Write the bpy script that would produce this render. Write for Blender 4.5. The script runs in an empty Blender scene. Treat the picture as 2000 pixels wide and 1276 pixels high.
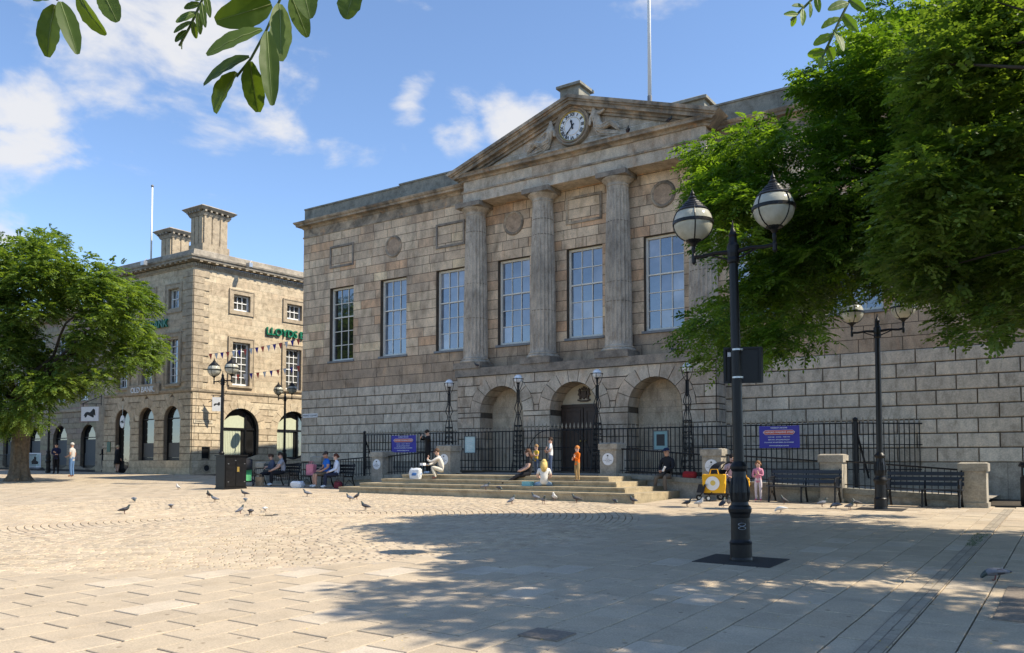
import bpy, bmesh, math, random
import numpy as np
from mathutils import Matrix, Vector, Quaternion
rnd = random.Random(11)
scene = bpy.context.scene
COL = scene.collection
PI = math.pi
# ------------------------------------------------------------------ camera (eye level is z = 0; x runs along the court house, y into it)
FPX, ALPHA, PITCH, HOR = 1620.0, math.radians(34.24), math.radians(2.6), 901.0
CY = HOR - FPX*math.tan(PITCH)
_R = Vector((math.cos(ALPHA), math.sin(ALPHA), 0)); _F0 = Vector((-math.sin(ALPHA), math.cos(ALPHA), 0))
_F = (_F0*math.cos(PITCH) + Vector((0,0,math.sin(PITCH)))).normalized(); _U = _R.cross(_F)
cam_d = bpy.data.cameras.new('camera'); cam = bpy.data.objects.new('camera', cam_d); COL.objects.link(cam)
cam_d.sensor_fit = 'HORIZONTAL'; cam_d.sensor_width = 36.0; cam_d.lens = 36.0*FPX/2000.0
cam_d.shift_y = (CY-638.0)/2000.0; cam_d.clip_start = 0.05; cam_d.clip_end = 3000
cam.matrix_world = Matrix(((_R.x,_U.x,-_F.x,0),(_R.y,_U.y,-_F.y,0),(_R.z,_U.z,-_F.z,0),(0,0,0,1)))
scene.camera = cam
def at(x, y, d):            # a point seen at picture position (x, y) at distance d along the view axis
    return (_F + _R*((x-1000.0)/FPX) + _U*((CY-y)/FPX))*d
# ------------------------------------------------------------------ world and sun
SUN = Vector((0.82, 0.37, 1.0)).normalized()
EL = math.asin(SUN.z)
world = bpy.data.worlds.new('World'); scene.world = world; world.use_nodes = True
wn, wl = world.node_tree.nodes, world.node_tree.links
wn.clear()
def wnode(t, **k):
    n = wn.new(t)
    for a, b in k.items(): setattr(n, a, b)
    return n
def wmath(op, a, b=None, c=None, clamp=False):
    n = wn.new('ShaderNodeMath'); n.operation = op; n.use_clamp = clamp
    for i, v in enumerate((a, b, c)):
        if v is None: continue
        if isinstance(v, (int, float)): n.inputs[i].default_value = v
        else: wl.new(v, n.inputs[i])
    return n.outputs[0]
sky = wnode('ShaderNodeTexSky', sky_type='NISHITA', sun_disc=False)
sky.sun_elevation = EL; sky.sun_rotation = math.atan2(SUN.x, SUN.y)
sky.altitude = 1500; sky.air_density = 1.0; sky.dust_density = 0.15; sky.ozone_density = 3.0
tc = wnode('ShaderNodeTexCoord')
sep = wnode('ShaderNodeSeparateXYZ'); wl.new(tc.outputs['Generated'], sep.inputs[0])
# clouds: noise over the sky dome, denser around a few bearings
mp = wnode('ShaderNodeMapping'); mp.inputs['Scale'].default_value = (1, 1, 2.1); wl.new(tc.outputs['Generated'], mp.inputs[0])
nz = wnode('ShaderNodeTexNoise'); nz.inputs['Scale'].default_value = 7.5; nz.inputs['Detail'].default_value = 9; nz.inputs['Roughness'].default_value = 0.56
nz.inputs['Distortion'].default_value = 0.25; wl.new(mp.outputs[0], nz.inputs['Vector'])
lobes = None
for (px, py, size, amp) in ((350, 60, .24, .62), (520, 140, .14, .56), (170, -30, .16, .50), (30, 275, .12, .80), (120, 345, .08, .42), (985, 235, .075, .80), (915, 255, .07, .66), (800, 197, .045, .58), (20, 450, .07, .42), (-500, 200, .35, .45), (-900, 500, .3, .42), (2700, 200, .3, .42), (1500, -1500, .35, .44), (3600, -200, .4, .44)):
    d = at(px, py, 1.0).normalized()
    dp = wnode('ShaderNodeVectorMath', operation='DISTANCE'); wl.new(tc.outputs['Generated'], dp.inputs[0]); dp.inputs[1].default_value = d
    mr = wnode('ShaderNodeMapRange', interpolation_type='SMOOTHSTEP'); wl.new(dp.outputs['Value'], mr.inputs['Value'])
    mr.inputs['From Min'].default_value = 0.0; mr.inputs['From Max'].default_value = size; mr.inputs['To Min'].default_value = amp; mr.inputs['To Max'].default_value = 0.0
    lobes = mr.outputs[0] if lobes is None else wmath('MAXIMUM', lobes, mr.outputs[0])
cm = wnode('ShaderNodeMapRange', interpolation_type='SMOOTHSTEP')
wl.new(wmath('MULTIPLY_ADD', wmath('SUBTRACT', nz.outputs['Fac'], 0.5), 2.0, lobes), cm.inputs['Value'])
cm.inputs['From Min'].default_value = 0.24; cm.inputs['From Max'].default_value = 0.68
cm.inputs['To Min'].default_value = 0.0; cm.inputs['To Max'].default_value = 0.92
mixc = wnode('ShaderNodeMix', data_type='RGBA'); wl.new(cm.outputs[0], mixc.inputs['Factor'])
wl.new(sky.outputs[0], mixc.inputs[6])
CLOUD = 3.5
mixc.inputs[7].default_value = (CLOUD, CLOUD*1.0, CLOUD*1.02, 1)
bg = wnode('ShaderNodeBackground'); bg.inputs['Strength'].default_value = 0.132; wl.new(mixc.outputs[2], bg.inputs[0])
wo = wnode('ShaderNodeOutputWorld'); wl.new(bg.outputs[0], wo.inputs[0])
sun_d = bpy.data.lights.new('sun', 'SUN'); sun_d.energy = 3.9; sun_d.angle = math.radians(0.55); sun_d.color = (1.0, 0.90, 0.73)
sun_o = bpy.data.objects.new('sun', sun_d); COL.objects.link(sun_o); sun_o.rotation_mode = 'QUATERNION'
sun_o.rotation_quaternion = (-SUN).to_track_quat('-Z', 'Y'); sun_o.location = (20, 20, 40)
vs = scene.view_settings; vs.view_transform = 'Standard'; vs.look = 'None'; vs.gamma = 1.0; vs.use_curve_mapping = False; vs.exposure = 0.92
scene.render.engine = 'CYCLES'
try:
    scene.cycles.use_denoising = True; scene.cycles.max_bounces = 6; scene.cycles.diffuse_bounces = 3; scene.cycles.glossy_bounces = 3
    scene.cycles.transparent_max_bounces = 6; scene.cycles.transmission_bounces = 4; scene.cycles.caustics_reflective = False; scene.cycles.caustics_refractive = False
except Exception: pass
# ------------------------------------------------------------------ ground shape
def G(x, y):
    return -1.6 + 0.0208*min(max(y, -25.0), 42.0) - 0.00755*min(max(x, -66.0), 30.0)
# ------------------------------------------------------------------ materials
MATS = {}
def new_mat(name):
    m = bpy.data.materials.new(name); m.use_nodes = True; m.node_tree.nodes.clear(); MATS[name] = m
    return m, m.node_tree.nodes, m.node_tree.links
def ramp(n, stops):
    cr = n.new('ShaderNodeValToRGB'); e = cr.color_ramp.elements
    while len(e) < len(stops): e.new(0.5)
    for k, (p, c) in enumerate(stops):
        e[k].position = p; e[k].color = (*c, 1) if len(c) == 3 else c
    return cr
def noise(n, l, vec, scale, detail=4, rough=.55, dist=0.0):
    t = n.new('ShaderNodeTexNoise'); t.inputs['Scale'].default_value = scale; t.inputs['Detail'].default_value = detail
    t.inputs['Roughness'].default_value = rough; t.inputs['Distortion'].default_value = dist
    if vec is not None: l.new(vec, t.inputs['Vector'])
    return t
def mixrgb(n, l, fac, a, b, mode='MIX'):
    m = n.new('ShaderNodeMix'); m.data_type = 'RGBA'; m.blend_type = mode
    for key, v in (('Factor', fac), (6, a), (7, b)):
        if isinstance(v, (int, float)): m.inputs[key].default_value = v
        elif isinstance(v, tuple): m.inputs[key].default_value = (*v, 1)
        else: l.new(v, m.inputs[key])
    return m.outputs[2]
def stone(name, tint='attr', base=(.40,.345,.27), stain=(.20,.175,.15), warm=(.42,.27,.16), stain_amt=.55, warm_amt=.25, fine=24., bump=.25, rough=.88, var=None, big=.55, streak=False, mid=3.6, spots=False, thr=(.42,.68), midamt=1.):
    """weathered sandstone / concrete; tint = 'attr' (face colours), 'obj' (random for each piece) or None"""
    m, n, l = new_mat(name)
    geo = n.new('ShaderNodeNewGeometry'); pos = geo.outputs['Position']
    if tint == 'attr':
        a = n.new('ShaderNodeAttribute'); a.attribute_name = 'tint'; col = a.outputs['Color']
    elif tint == 'obj':
        oi = n.new('ShaderNodeObjectInfo')
        cr = ramp(n, var or [(0, tuple(c*.72 for c in base)), (.35, base), (.7, (base[0]*1.08, base[1]*.98, base[2]*.9)), (1, tuple(min(1, c*1.25) for c in base))])
        l.new(oi.outputs['Random'], cr.inputs[0]); col = cr.outputs[0]
    else:
        rg = n.new('ShaderNodeRGB'); rg.outputs[0].default_value = (*base, 1); col = rg.outputs[0]
    vec = pos
    if streak:
        mpg = n.new('ShaderNodeMapping'); mpg.inputs['Scale'].default_value = (1.3, 1.3, .65); l.new(pos, mpg.inputs[0]); vec = mpg.outputs[0]
    n1 = noise(n, l, vec, big, 6, .62, .6)
    c1 = ramp(n, [(thr[0], (0,0,0)), (thr[1], (1,1,1))]); l.new(n1.outputs['Fac'], c1.inputs[0])
    f1 = n.new('ShaderNodeMath'); f1.operation = 'MULTIPLY'; l.new(c1.outputs[0], f1.inputs[0]); f1.inputs[1].default_value = stain_amt
    col = mixrgb(n, l, f1.outputs[0], col, stain)
    n2 = noise(n, l, vec, big*2.3+.7, 5, .6, .4)
    c2 = ramp(n, [(.56, (0,0,0)), (.74, (1,1,1))]); l.new(n2.outputs['Fac'], c2.inputs[0])
    f2 = n.new('ShaderNodeMath'); f2.operation = 'MULTIPLY'; l.new(c2.outputs[0], f2.inputs[0]); f2.inputs[1].default_value = warm_amt
    col = mixrgb(n, l, f2.outputs[0], col, warm)
    n3 = noise(n, l, pos, fine, 6, .7)
    c3 = ramp(n, [(.25, (.66,.66,.66)), (.75, (1.22,1.22,1.22))]); l.new(n3.outputs['Fac'], c3.inputs[0])
    col = mixrgb(n, l, 1.0, col, c3.outputs[0], 'MULTIPLY')
    n4 = noise(n, l, vec, mid, 5, .65, .3)
    k = midamt; c4 = ramp(n, [(.3, (1-.34*k,1-.36*k,1-.39*k)), (.5, (1.,1.,1.)), (.72, (1+.25*k,1+.22*k,1+.17*k))]); l.new(n4.outputs['Fac'], c4.inputs[0])
    col = mixrgb(n, l, 1.0, col, c4.outputs[0], 'MULTIPLY')
    if spots:
        vo_ = n.new('ShaderNodeTexVoronoi'); vo_.inputs['Scale'].default_value = 3.2; l.new(pos, vo_.inputs['Vector'])
        cs = ramp(n, [(.055, (.55,.53,.5)), (.09, (1,1,1))]); l.new(vo_.outputs['Distance'], cs.inputs[0]); col = mixrgb(n, l, 1.0, col, cs.outputs[0], 'MULTIPLY')
    bs = n.new('ShaderNodeBsdfPrincipled'); l.new(col, bs.inputs['Base Color']); bs.inputs['Roughness'].default_value = rough
    if 'Specular IOR Level' in bs.inputs: bs.inputs['Specular IOR Level'].default_value = .25
    bp = n.new('ShaderNodeBump'); bp.inputs['Strength'].default_value = bump; bp.inputs['Distance'].default_value = .02
    l.new(n3.outputs['Fac'], bp.inputs['Height']); l.new(bp.outputs[0], bs.inputs['Normal'])
    o = n.new('ShaderNodeOutputMaterial'); l.new(bs.outputs[0], o.inputs[0])
    return m
def plain(name, c, rough=.6, metal=0., spec=.4, vary=.18, scale=9., bump=.0, sheen=0., coat=0.):
    m, n, l = new_mat(name)
    geo = n.new('ShaderNodeNewGeometry')
    nn = noise(n, l, geo.outputs['Position'], scale, 5, .6)
    cr = ramp(n, [(.25, tuple(x*(1-vary) for x in c)), (.75, tuple(min(1., x*(1+vary)) for x in c))]); l.new(nn.outputs['Fac'], cr.inputs[0])
    bs = n.new('ShaderNodeBsdfPrincipled'); l.new(cr.outputs[0], bs.inputs['Base Color'])
    rr = n.new('ShaderNodeMapRange'); l.new(nn.outputs['Fac'], rr.inputs['Value']); rr.inputs['To Min'].default_value = max(.02, rough-.12); rr.inputs['To Max'].default_value = min(1, rough+.12)
    l.new(rr.outputs[0], bs.inputs['Roughness'])
    bs.inputs['Metallic'].default_value = metal
    if 'Specular IOR Level' in bs.inputs: bs.inputs['Specular IOR Level'].default_value = spec
    if coat and 'Coat Weight' in bs.inputs: bs.inputs['Coat Weight'].default_value = coat
    if bump:
        bp = n.new('ShaderNodeBump'); bp.inputs['Strength'].default_value = bump; bp.inputs['Distance'].default_value = .01
        l.new(nn.outputs['Fac'], bp.inputs['Height']); l.new(bp.outputs[0], bs.inputs['Normal'])
    o = n.new('ShaderNodeOutputMaterial'); l.new(bs.outputs[0], o.inputs[0])
    return m
def leafmat(name, c1, c2, trans=.45, tcol=None):
    m, n, l = new_mat(name)
    geo = n.new('ShaderNodeNewGeometry')
    nn = noise(n, l, geo.outputs['Position'], 1.7, 3, .6)
    a = n.new('ShaderNodeAttribute'); a.attribute_name = 'tint'
    mx = n.new('ShaderNodeMath'); mx.operation = 'MULTIPLY_ADD'; l.new(nn.outputs['Fac'], mx.inputs[0]); mx.inputs[1].default_value = .6
    sp = n.new('ShaderNodeSeparateColor'); l.new(a.outputs['Color'], sp.inputs[0])
    m3 = n.new('ShaderNodeMath'); m3.operation = 'MULTIPLY'; l.new(sp.outputs[0], m3.inputs[0]); m3.inputs[1].default_value = .55
    l.new(m3.outputs[0], mx.inputs[2])
    cr = ramp(n, [(.25, c1), (.75, c2)]); l.new(mx.outputs[0], cr.inputs[0])
    bs = n.new('ShaderNodeBsdfPrincipled'); l.new(cr.outputs[0], bs.inputs['Base Color']); bs.inputs['Roughness'].default_value = .5
    if 'Specular IOR Level' in bs.inputs: bs.inputs['Specular IOR Level'].default_value = .3
    tr = n.new('ShaderNodeBsdfTranslucent')
    tm = mixrgb(n, l, 1.0, cr.outputs[0], tcol or (2.3, 2.2, .7), 'MULTIPLY'); l.new(tm, tr.inputs[0])
    ms = n.new('ShaderNodeMixShader'); ms.inputs[0].default_value = trans; l.new(bs.outputs[0], ms.inputs[1]); l.new(tr.outputs[0], ms.inputs[2])
    o = n.new('ShaderNodeOutputMaterial'); l.new(ms.outputs[0], o.inputs[0])
    return m
def glassmat(name, base, mixf=.3, rough=.04):
    m, n, l = new_mat(name)
    geo = n.new('ShaderNodeNewGeometry'); nn = noise(n, l, geo.outputs['Position'], 1.3, 2)
    cr = ramp(n, [(.3, tuple(x*.6 for x in base)), (.7, tuple(x*1.4 for x in base))]); l.new(nn.outputs['Fac'], cr.inputs[0])
    d = n.new('ShaderNodeBsdfDiffuse'); l.new(cr.outputs[0], d.inputs[0])
    g = n.new('ShaderNodeBsdfGlossy'); g.inputs['Roughness'].default_value = rough; g.inputs[0].default_value = (.9, .94, 1, 1)
    n2 = noise(n, l, geo.outputs['Position'], 2.2, 2); bp = n.new('ShaderNodeBump'); bp.inputs['Strength'].default_value = .04; bp.inputs['Distance'].default_value = .05
    l.new(n2.outputs['Fac'], bp.inputs['Height']); l.new(bp.outputs[0], g.inputs['Normal'])
    ms = n.new('ShaderNodeMixShader'); ms.inputs[0].default_value = mixf; l.new(d.outputs[0], ms.inputs[1]); l.new(g.outputs[0], ms.inputs[2])
    o = n.new('ShaderNodeOutputMaterial'); l.new(ms.outputs[0], o.inputs[0])
    return m
# ------------------------------------------------------------------ mesh building
class MB:
    def __init__(s): s.v, s.f, s.m, s.t = [], [], [], []
    def add(s, vs, fs, m=0, t=(1,1,1)):
        b = len(s.v); s.v += [tuple(v) for v in vs]
        for f in fs: s.f.append(tuple(b+i for i in f)); s.m.append(m); s.t.append(t)
        return s
    def box(s, x0, x1, y0, y1, z0, z1, m=0, t=(1,1,1), skip=()):
        vs = [(x0,y0,z0),(x1,y0,z0),(x1,y1,z0),(x0,y1,z0),(x0,y0,z1),(x1,y0,z1),(x1,y1,z1),(x0,y1,z1)]
        fs = {'b':(0,3,2,1),'t':(4,5,6,7),'f':(0,1,5,4),'r':(1,2,6,5),'k':(2,3,7,6),'l':(3,0,4,7)}
        return s.add(vs, [f for k, f in fs.items() if k not in skip], m, t)
    def frustum(s, c, w0, d0, w1, d1, z0, z1, m=0, t=(1,1,1)):
        x, y = c
        vs = [(x+a*w0/2, y+b*d0/2, z0) for a, b in ((-1,-1),(1,-1),(1,1),(-1,1))]+[(x+a*w1/2, y+b*d1/2, z1) for a, b in ((-1,-1),(1,-1),(1,1),(-1,1))]
        return s.add(vs, [(0,3,2,1),(4,5,6,7),(0,1,5,4),(1,2,6,5),(2,3,7,6),(3,0,4,7)], m, t)
    def prism(s, poly, fn, d0, d1, m=0, t=(1,1,1), back=False):
        """poly: list of (u, z), ccw seen from the front; fn(u, d, z) -> point; front face at depth d0"""
        n = len(poly)
        vs = [fn(u, d0, z) for u, z in poly]+[fn(u, d1, z) for u, z in poly]
        fs = [tuple(range(n))]+[(i, i+n, (i+1) % n+n, (i+1) % n) for i in range(n)]
        if back: fs.append(tuple(range(2*n-1, n-1, -1)))
        return s.add(vs, fs, m, t)
    def tube(s, pts, rs, n=8, m=0, t=(1,1,1), cap=True):
        pts = [Vector(p) for p in pts]
        if isinstance(rs, (int, float)): rs = [rs]*len(pts)
        b = len(s.v); ref = None
        for i, p in enumerate(pts):
            d = (pts[min(i+1, len(pts)-1)]-pts[max(i-1, 0)])
            if d.length < 1e-9: d = Vector((0,0,1))
            d.normalize()
            if ref is None: ref = Vector((1,0,0)) if abs(d.x) < .9 else Vector((0,1,0))
            a = (ref-d*ref.dot(d))
            if a.length < 1e-6: a = d.orthogonal()
            a.normalize(); ref = a; c = d.cross(a)
            for k in range(n):
                w = 2*PI*k/n; s.v.append(tuple(p+(a*math.cos(w)+c*math.sin(w))*rs[i]))
        for i in range(len(pts)-1):
            for k in range(n):
                k2 = (k+1) % n
                s.f.append((b+i*n+k, b+i*n+k2, b+(i+1)*n+k2, b+(i+1)*n+k)); s.m.append(m); s.t.append(t)
        if cap:
            s.f.append(tuple(b+k for k in range(n-1, -1, -1))); s.m.append(m); s.t.append(t)
            e = b+(len(pts)-1)*n; s.f.append(tuple(e+k for k in range(n))); s.m.append(m); s.t.append(t)
        return s
    def lathe(s, prof, c=(0,0,0), n=16, m=0, t=(1,1,1), sx=1., sy=1.):
        b = len(s.v)
        for r, z in prof:
            for k in range(n):
                w = 2*PI*k/n; s.v.append((c[0]+r*math.cos(w)*sx, c[1]+r*math.sin(w)*sy, c[2]+z))
        for i in range(len(prof)-1):
            for k in range(n):
                k2 = (k+1) % n
                s.f.append((b+i*n+k, b+i*n+k2, b+(i+1)*n+k2, b+(i+1)*n+k)); s.m.append(m); s.t.append(t)
        s.f.append(tuple(b+k for k in range(n-1, -1, -1))); s.m.append(m); s.t.append(t)
        e = b+(len(prof)-1)*n; s.f.append(tuple(e+k for k in range(n))); s.m.append(m); s.t.append(t)
        return s
    def ball(s, c, r, n=12, k=8, m=0, t=(1,1,1), sx=1., sy=1., sz=1.):
        prof = [(max(1e-4, r*math.sin(PI*i/k)), -r*math.cos(PI*i/k)*sz) for i in range(k+1)]
        return s.lathe(prof, c, n, m, t, sx, sy)
    def sweep(s, path, prof, m=0, t=(1,1,1), side=1):
        """path: (x, y) points; prof: (offset to the right of travel * side, z)"""
        P = [Vector((p[0], p[1])) for p in path]; n = len(P); k = len(prof); b = len(s.v)
        for i in range(n):
            ds = []
            if i > 0: ds.append((P[i]-P[i-1]).normalized())
            if i < n-1: ds.append((P[i+1]-P[i]).normalized())
            ns = [Vector((d.y, -d.x))*side for d in ds]
            nn = ns[0] if len(ns) == 1 else (ns[0]+ns[1])/(1+ns[0].dot(ns[1]))
            for o, z in prof: s.v.append((P[i].x+nn.x*o, P[i].y+nn.y*o, z))
        for i in range(n-1):
            for j in range(k-1):
                f = (b+i*k+j, b+(i+1)*k+j, b+(i+1)*k+j+1, b+i*k+j+1)
                s.f.append(f if side > 0 else f[::-1]); s.m.append(m); s.t.append(t)
        s.f.append(tuple(b+j for j in range(k))); s.m.append(m); s.t.append(t)
        s.f.append(tuple(b+(n-1)*k+j for j in range(k-1, -1, -1))); s.m.append(m); s.t.append(t)
        return s
    def mesh(s, name, mats, smooth=False, tint=True):
        me = bpy.data.meshes.new(name); me.from_pydata(s.v, [], s.f)
        for m in mats: me.materials.append(MATS[m] if isinstance(m, str) else m)
        if len(mats) > 1: me.polygons.foreach_set('material_index', s.m)
        if smooth: me.polygons.foreach_set('use_smooth', [True]*len(s.f))
        if tint:
            ca = me.color_attributes.new('tint', 'FLOAT_COLOR', 'CORNER')
            tot = np.array([len(f) for f in s.f]); cols = np.repeat(np.array(s.t, dtype=np.float32), tot, axis=0)
            ca.data.foreach_set('color', np.concatenate([cols, np.ones((len(cols), 1), np.float32)], 1).ravel())
        me.update(); return me
    def build(s, name, mats, parent=None, smooth=False, world=True, kind=None, fix=True):
        if isinstance(mats, str): mats = [mats]
        o = link(name, s.mesh(name, mats, smooth), parent, world)
        if kind: o['kind'] = kind
        return o
class Pieces(MB):
    """like MB, but every shape added becomes an object of its own"""
    def __init__(s, name, mat, parent): MB.__init__(s); s.name, s.mat, s.parent = name, mat, parent
    def add(s, vs, fs, m=0, t=(1,1,1)):
        q = MB(); MB.add(q, vs, fs, 0, t)
        c = [sum(v[i] for v in q.v)/len(q.v) for i in range(3)]
        q.v = [(v[0]-c[0], v[1]-c[1], v[2]-c[2]) for v in q.v]
        o = link(s.name, q.mesh(s.name, [s.mat]), s.parent); o.location = c
        return s
def fixnormals(me):
    bm = bmesh.new(); bm.from_mesh(me); bmesh.ops.recalc_face_normals(bm, faces=bm.faces); bm.to_mesh(me); bm.free()
def link(name, me, parent=None, world=True):
    o = bpy.data.objects.new(name, me); COL.objects.link(o)
    if parent is not None:
        o.parent = parent
        if world: o.matrix_parent_inverse = wmat(parent).inverted()
    return o
def wmat(o):
    m = o.matrix_basis.copy()
    while o.parent is not None:
        m = o.parent.matrix_basis @ o.matrix_parent_inverse @ m if o.parent.parent is None else wmat(o.parent) @ o.matrix_parent_inverse @ m
        break
    return m
def inst(name, me, parent=None, loc=(0,0,0), rot=(0,0,0), scale=(1,1,1), world=True):
    o = link(name, me, parent, world); o.location = loc; o.rotation_euler = rot; o.scale = scale
    return o
def thing(name, label, cat, loc=(0,0,0), rotz=0., group=None, kind=None):
    o = bpy.data.objects.new(name, None); COL.objects.link(o); o.empty_display_size = .2
    o.location = loc; o.rotation_euler = (0,0,rotz); o['label'] = label
    if cat: o['category'] = cat
    if group: o['group'] = group
    if kind: o['kind'] = kind
    return o
def tag(o, label, cat, group=None, kind=None):
    o['label'] = label; o['category'] = cat
    if group: o['group'] = group
    if kind: o['kind'] = kind
    return o
def struct(o): o['kind'] = 'structure'; return o
_fonts = {}
def text_mesh(body, size, mat, extrude=.004, bold=0.0, align='CENTER'):
    key = (body, size, mat, extrude, bold, align)
    if key in _fonts: return _fonts[key]
    cu = bpy.data.curves.new('lettering', 'FONT'); cu.body = body; cu.size = size; cu.extrude = extrude; cu.align_x = align; cu.align_y = 'CENTER'
    cu.offset = bold; cu.resolution_u = 3
    o = bpy.data.objects.new('lettering', cu); COL.objects.link(o)
    bpy.context.view_layer.update()
    me = bpy.data.meshes.new_from_object(o.evaluated_get(bpy.context.evaluated_depsgraph_get()))
    bpy.data.objects.remove(o); me.materials.clear(); me.materials.append(MATS[mat]); _fonts[key] = me
    return me
def place(o, org, u, up, nrm):
    """world matrix from three axes for a flat mesh made in its own xy plane"""
    u, up, nrm = Vector(u), Vector(up), Vector(nrm)
    m = Matrix(((u.x,up.x,nrm.x,org[0]),(u.y,up.y,nrm.y,org[1]),(u.z,up.z,nrm.z,org[2]),(0,0,0,1)))
    o.matrix_basis = m
    return o
# ------------------------------------------------------------------ material palette
stone('ashlar', 'attr', stain=(.25,.20,.155), stain_amt=.6, warm=(.58,.35,.20), warm_amt=.42, streak=True, big=.8, mid=2.4)
stone('ashlar_piece', 'obj', base=(.60,.51,.40), stain=(.38,.31,.245), stain_amt=.42, warm_amt=.12, streak=True, big=.8, var=[(0,(.51,.43,.335)),(.3,(.59,.505,.395)),(.65,(.61,.515,.40)),(1,(.67,.58,.46))])
stone('dark_stone', None, base=(.32,.27,.215), stain=(.13,.115,.10), stain_amt=.7, warm_amt=.12, big=1.1)
stone('column_stone', None, base=(.56,.475,.375), stain=(.25,.22,.185), thr=(.40,.66), stain_amt=.72, warm_amt=.10, big=.9, streak=True)
stone('cornice_stone', None, base=(.54,.43,.31), stain=(.13,.115,.095), warm=(.60,.32,.15), stain_amt=.85, warm_amt=.55, big=1.0, thr=(.36,.6))
stone('coping_stone', None, base=(.29,.28,.235), stain=(.14,.14,.12), stain_amt=.6, warm_amt=.1, big=1.4)
stone('pale_stone', None, base=(.54,.45,.34), stain=(.34,.28,.22), stain_amt=.5, warm_amt=.12)
stone('statue_stone', None, base=(.58,.50,.40), stain=(.17,.15,.13), stain_amt=.5, warm_amt=.15, big=3.)
stone('bank_ashlar', 'attr', base=(.5,.42,.3), stain=(.42,.33,.23), stain_amt=.3, warm_amt=.16)
stone('bank_trim', None, base=(.45,.37,.265), stain=(.26,.21,.16), stain_amt=.45, warm_amt=.14, big=1.)
stone('bank_roof', None, base=(.36,.32,.26), stain=(.16,.14,.12), stain_amt=.6, warm_amt=.1, big=1.2)
stone('joint', None, base=(.12,.095,.07), stain=(.09,.08,.07), stain_amt=.5, warm_amt=.05)
stone('bank_joint', None, base=(.24,.19,.14), stain=(.16,.13,.10), stain_amt=.5, warm_amt=.05)
stone('slab', 'obj', base=(.46,.395,.315), stain=(.40,.335,.255), warm=(.5,.40,.29), stain_amt=.5, warm_amt=.25, fine=60., bump=.35, big=1.6, mid=2.2, midamt=.35, spots=True, rough=.92,
      var=[(0,(.455,.37,.265)),(.3,(.50,.41,.295)),(.6,(.48,.39,.28)),(.9,(.52,.43,.315)),(1,(.585,.505,.40))])
stone('slab_far', 'attr', stain=(.37,.32,.26), warm=(.5,.40,.29), stain_amt=.45, warm_amt=.25, fine=50., bump=.3, big=1.3, mid=1.7, midamt=.4, spots=True, rough=.92)
stone('bedding', None, base=(.075,.06,.045), stain=(.045,.04,.03), stain_amt=.5, warm_amt=.1, fine=40.)
stone('step_stone', 'attr', stain=(.33,.27,.18), warm=(.48,.37,.21), stain_amt=.45, warm_amt=.3, fine=40., big=1.4)
stone('pier_stone', None, base=(.40,.355,.285), stain=(.25,.23,.19), stain_amt=.55, warm_amt=.12, big=1.7)
plain('asphalt', (.035,.033,.032), .9, vary=.4, scale=60, bump=.4)
plain('black_iron', (.009,.009,.010), .42, spec=.3, vary=.35, scale=14)
plain('spear_tip', (.27,.225,.165), .7, vary=.25, scale=30)
plain('lamp_iron', (.009,.009,.010), .4, spec=.3, vary=.4, scale=11, bump=.05)
plain('rusty_iron', (.20,.165,.13), .8, vary=.35, scale=30, bump=.4)
plain('worn_paint', (.12,.115,.11), .6, vary=.4, scale=22)
plain('bench_slat', (.018,.022,.032), .45, spec=.5, vary=.3, scale=12)
plain('white_paint', (.72,.69,.60), .5, vary=.1)
plain('sash_paint', (.80,.76,.66), .5, vary=.12)
plain('bright_white', (.82,.82,.80), .5, vary=.05)
plain('clock_white', (.80,.81,.82), .45, vary=.05)
plain('gilt', (.62,.44,.12), .35, metal=.7, vary=.2)
plain('clock_black', (.015,.015,.016), .5)
plain('door_wood', (.055,.034,.024), .55, vary=.35, scale=6)
plain('crest_brown', (.075,.05,.035), .6, vary=.3, scale=18)
plain('film_grey', (.11,.11,.105), .7, vary=.1)
plain('lead', (.20,.205,.21), .55, vary=.25)
plain('slate', (.12,.125,.135), .6, vary=.3, scale=5)
plain('dark_room', (.02,.02,.022), .9)
plain('blind', (.52,.55,.40), .8, vary=.08)
plain('green_letter', (.005,.16,.085), .4, vary=.1)
plain('sign_white', (.78,.78,.78), .4, vary=.04)
plain('sign_green', (.02,.10,.06), .45, vary=.1)
plain('banner_blue', (.055,.045,.33), .55, vary=.08, scale=3)
plain('banner_red', (.62,.10,.07), .55, vary=.06)
plain('poster_teal', (.22,.36,.36), .5, vary=.06)
plain('poster_pale', (.50,.60,.55), .5, vary=.08)
plain('poster_ink', (.02,.02,.022), .5, vary=.5, scale=30)
plain('old_cream', (.58,.50,.37), .7, vary=.08)
plain('steel', (.45,.46,.47), .35, metal=.8, vary=.1)
plain('terracotta', (.40,.19,.09), .8, vary=.2)
plain('bark', (.155,.115,.075), .92, vary=.5, scale=9, bump=.8)
plain('dark_bark', (.05,.04,.03), .92, vary=.5, scale=9, bump=.8)
plain('twig', (.10,.13,.035), .7, vary=.3)
leafmat('leaf_locust', (.048,.096,.017), (.165,.235,.055), .40)
leafmat('leaf_dark', (.028,.072,.012), (.125,.21,.032), .44, (2.3, 2.2, .6))
leafmat('leaf_round', (.036,.076,.013), (.14,.20,.042), .44, (2.2, 2.2, .7))
leafmat('leaf_near', (.045,.08,.014), (.085,.13,.026), .34, (2.2, 2.1, .5))
plain('leaf_rib', (.22,.26,.09), .6)
plain('yellow_leaf', (.62,.45,.06), .7, vary=.3, scale=50)
stone('roundel_stone', None, base=(.47,.34,.235), stain=(.28,.20,.14), stain_amt=.6, warm_amt=.3, big=2.)
plain('grass_green', (.05,.11,.02), .8, vary=.4, scale=40)
glassmat('hall_glass', (.14,.16,.195), .17)
glassmat('hall_glass_pale', (.26,.28,.31), .16)
glassmat('hall_glass_deep', (.06,.075,.10), .2)
glassmat('hall_glass_dark', (.022,.024,.024), .20)
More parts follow.
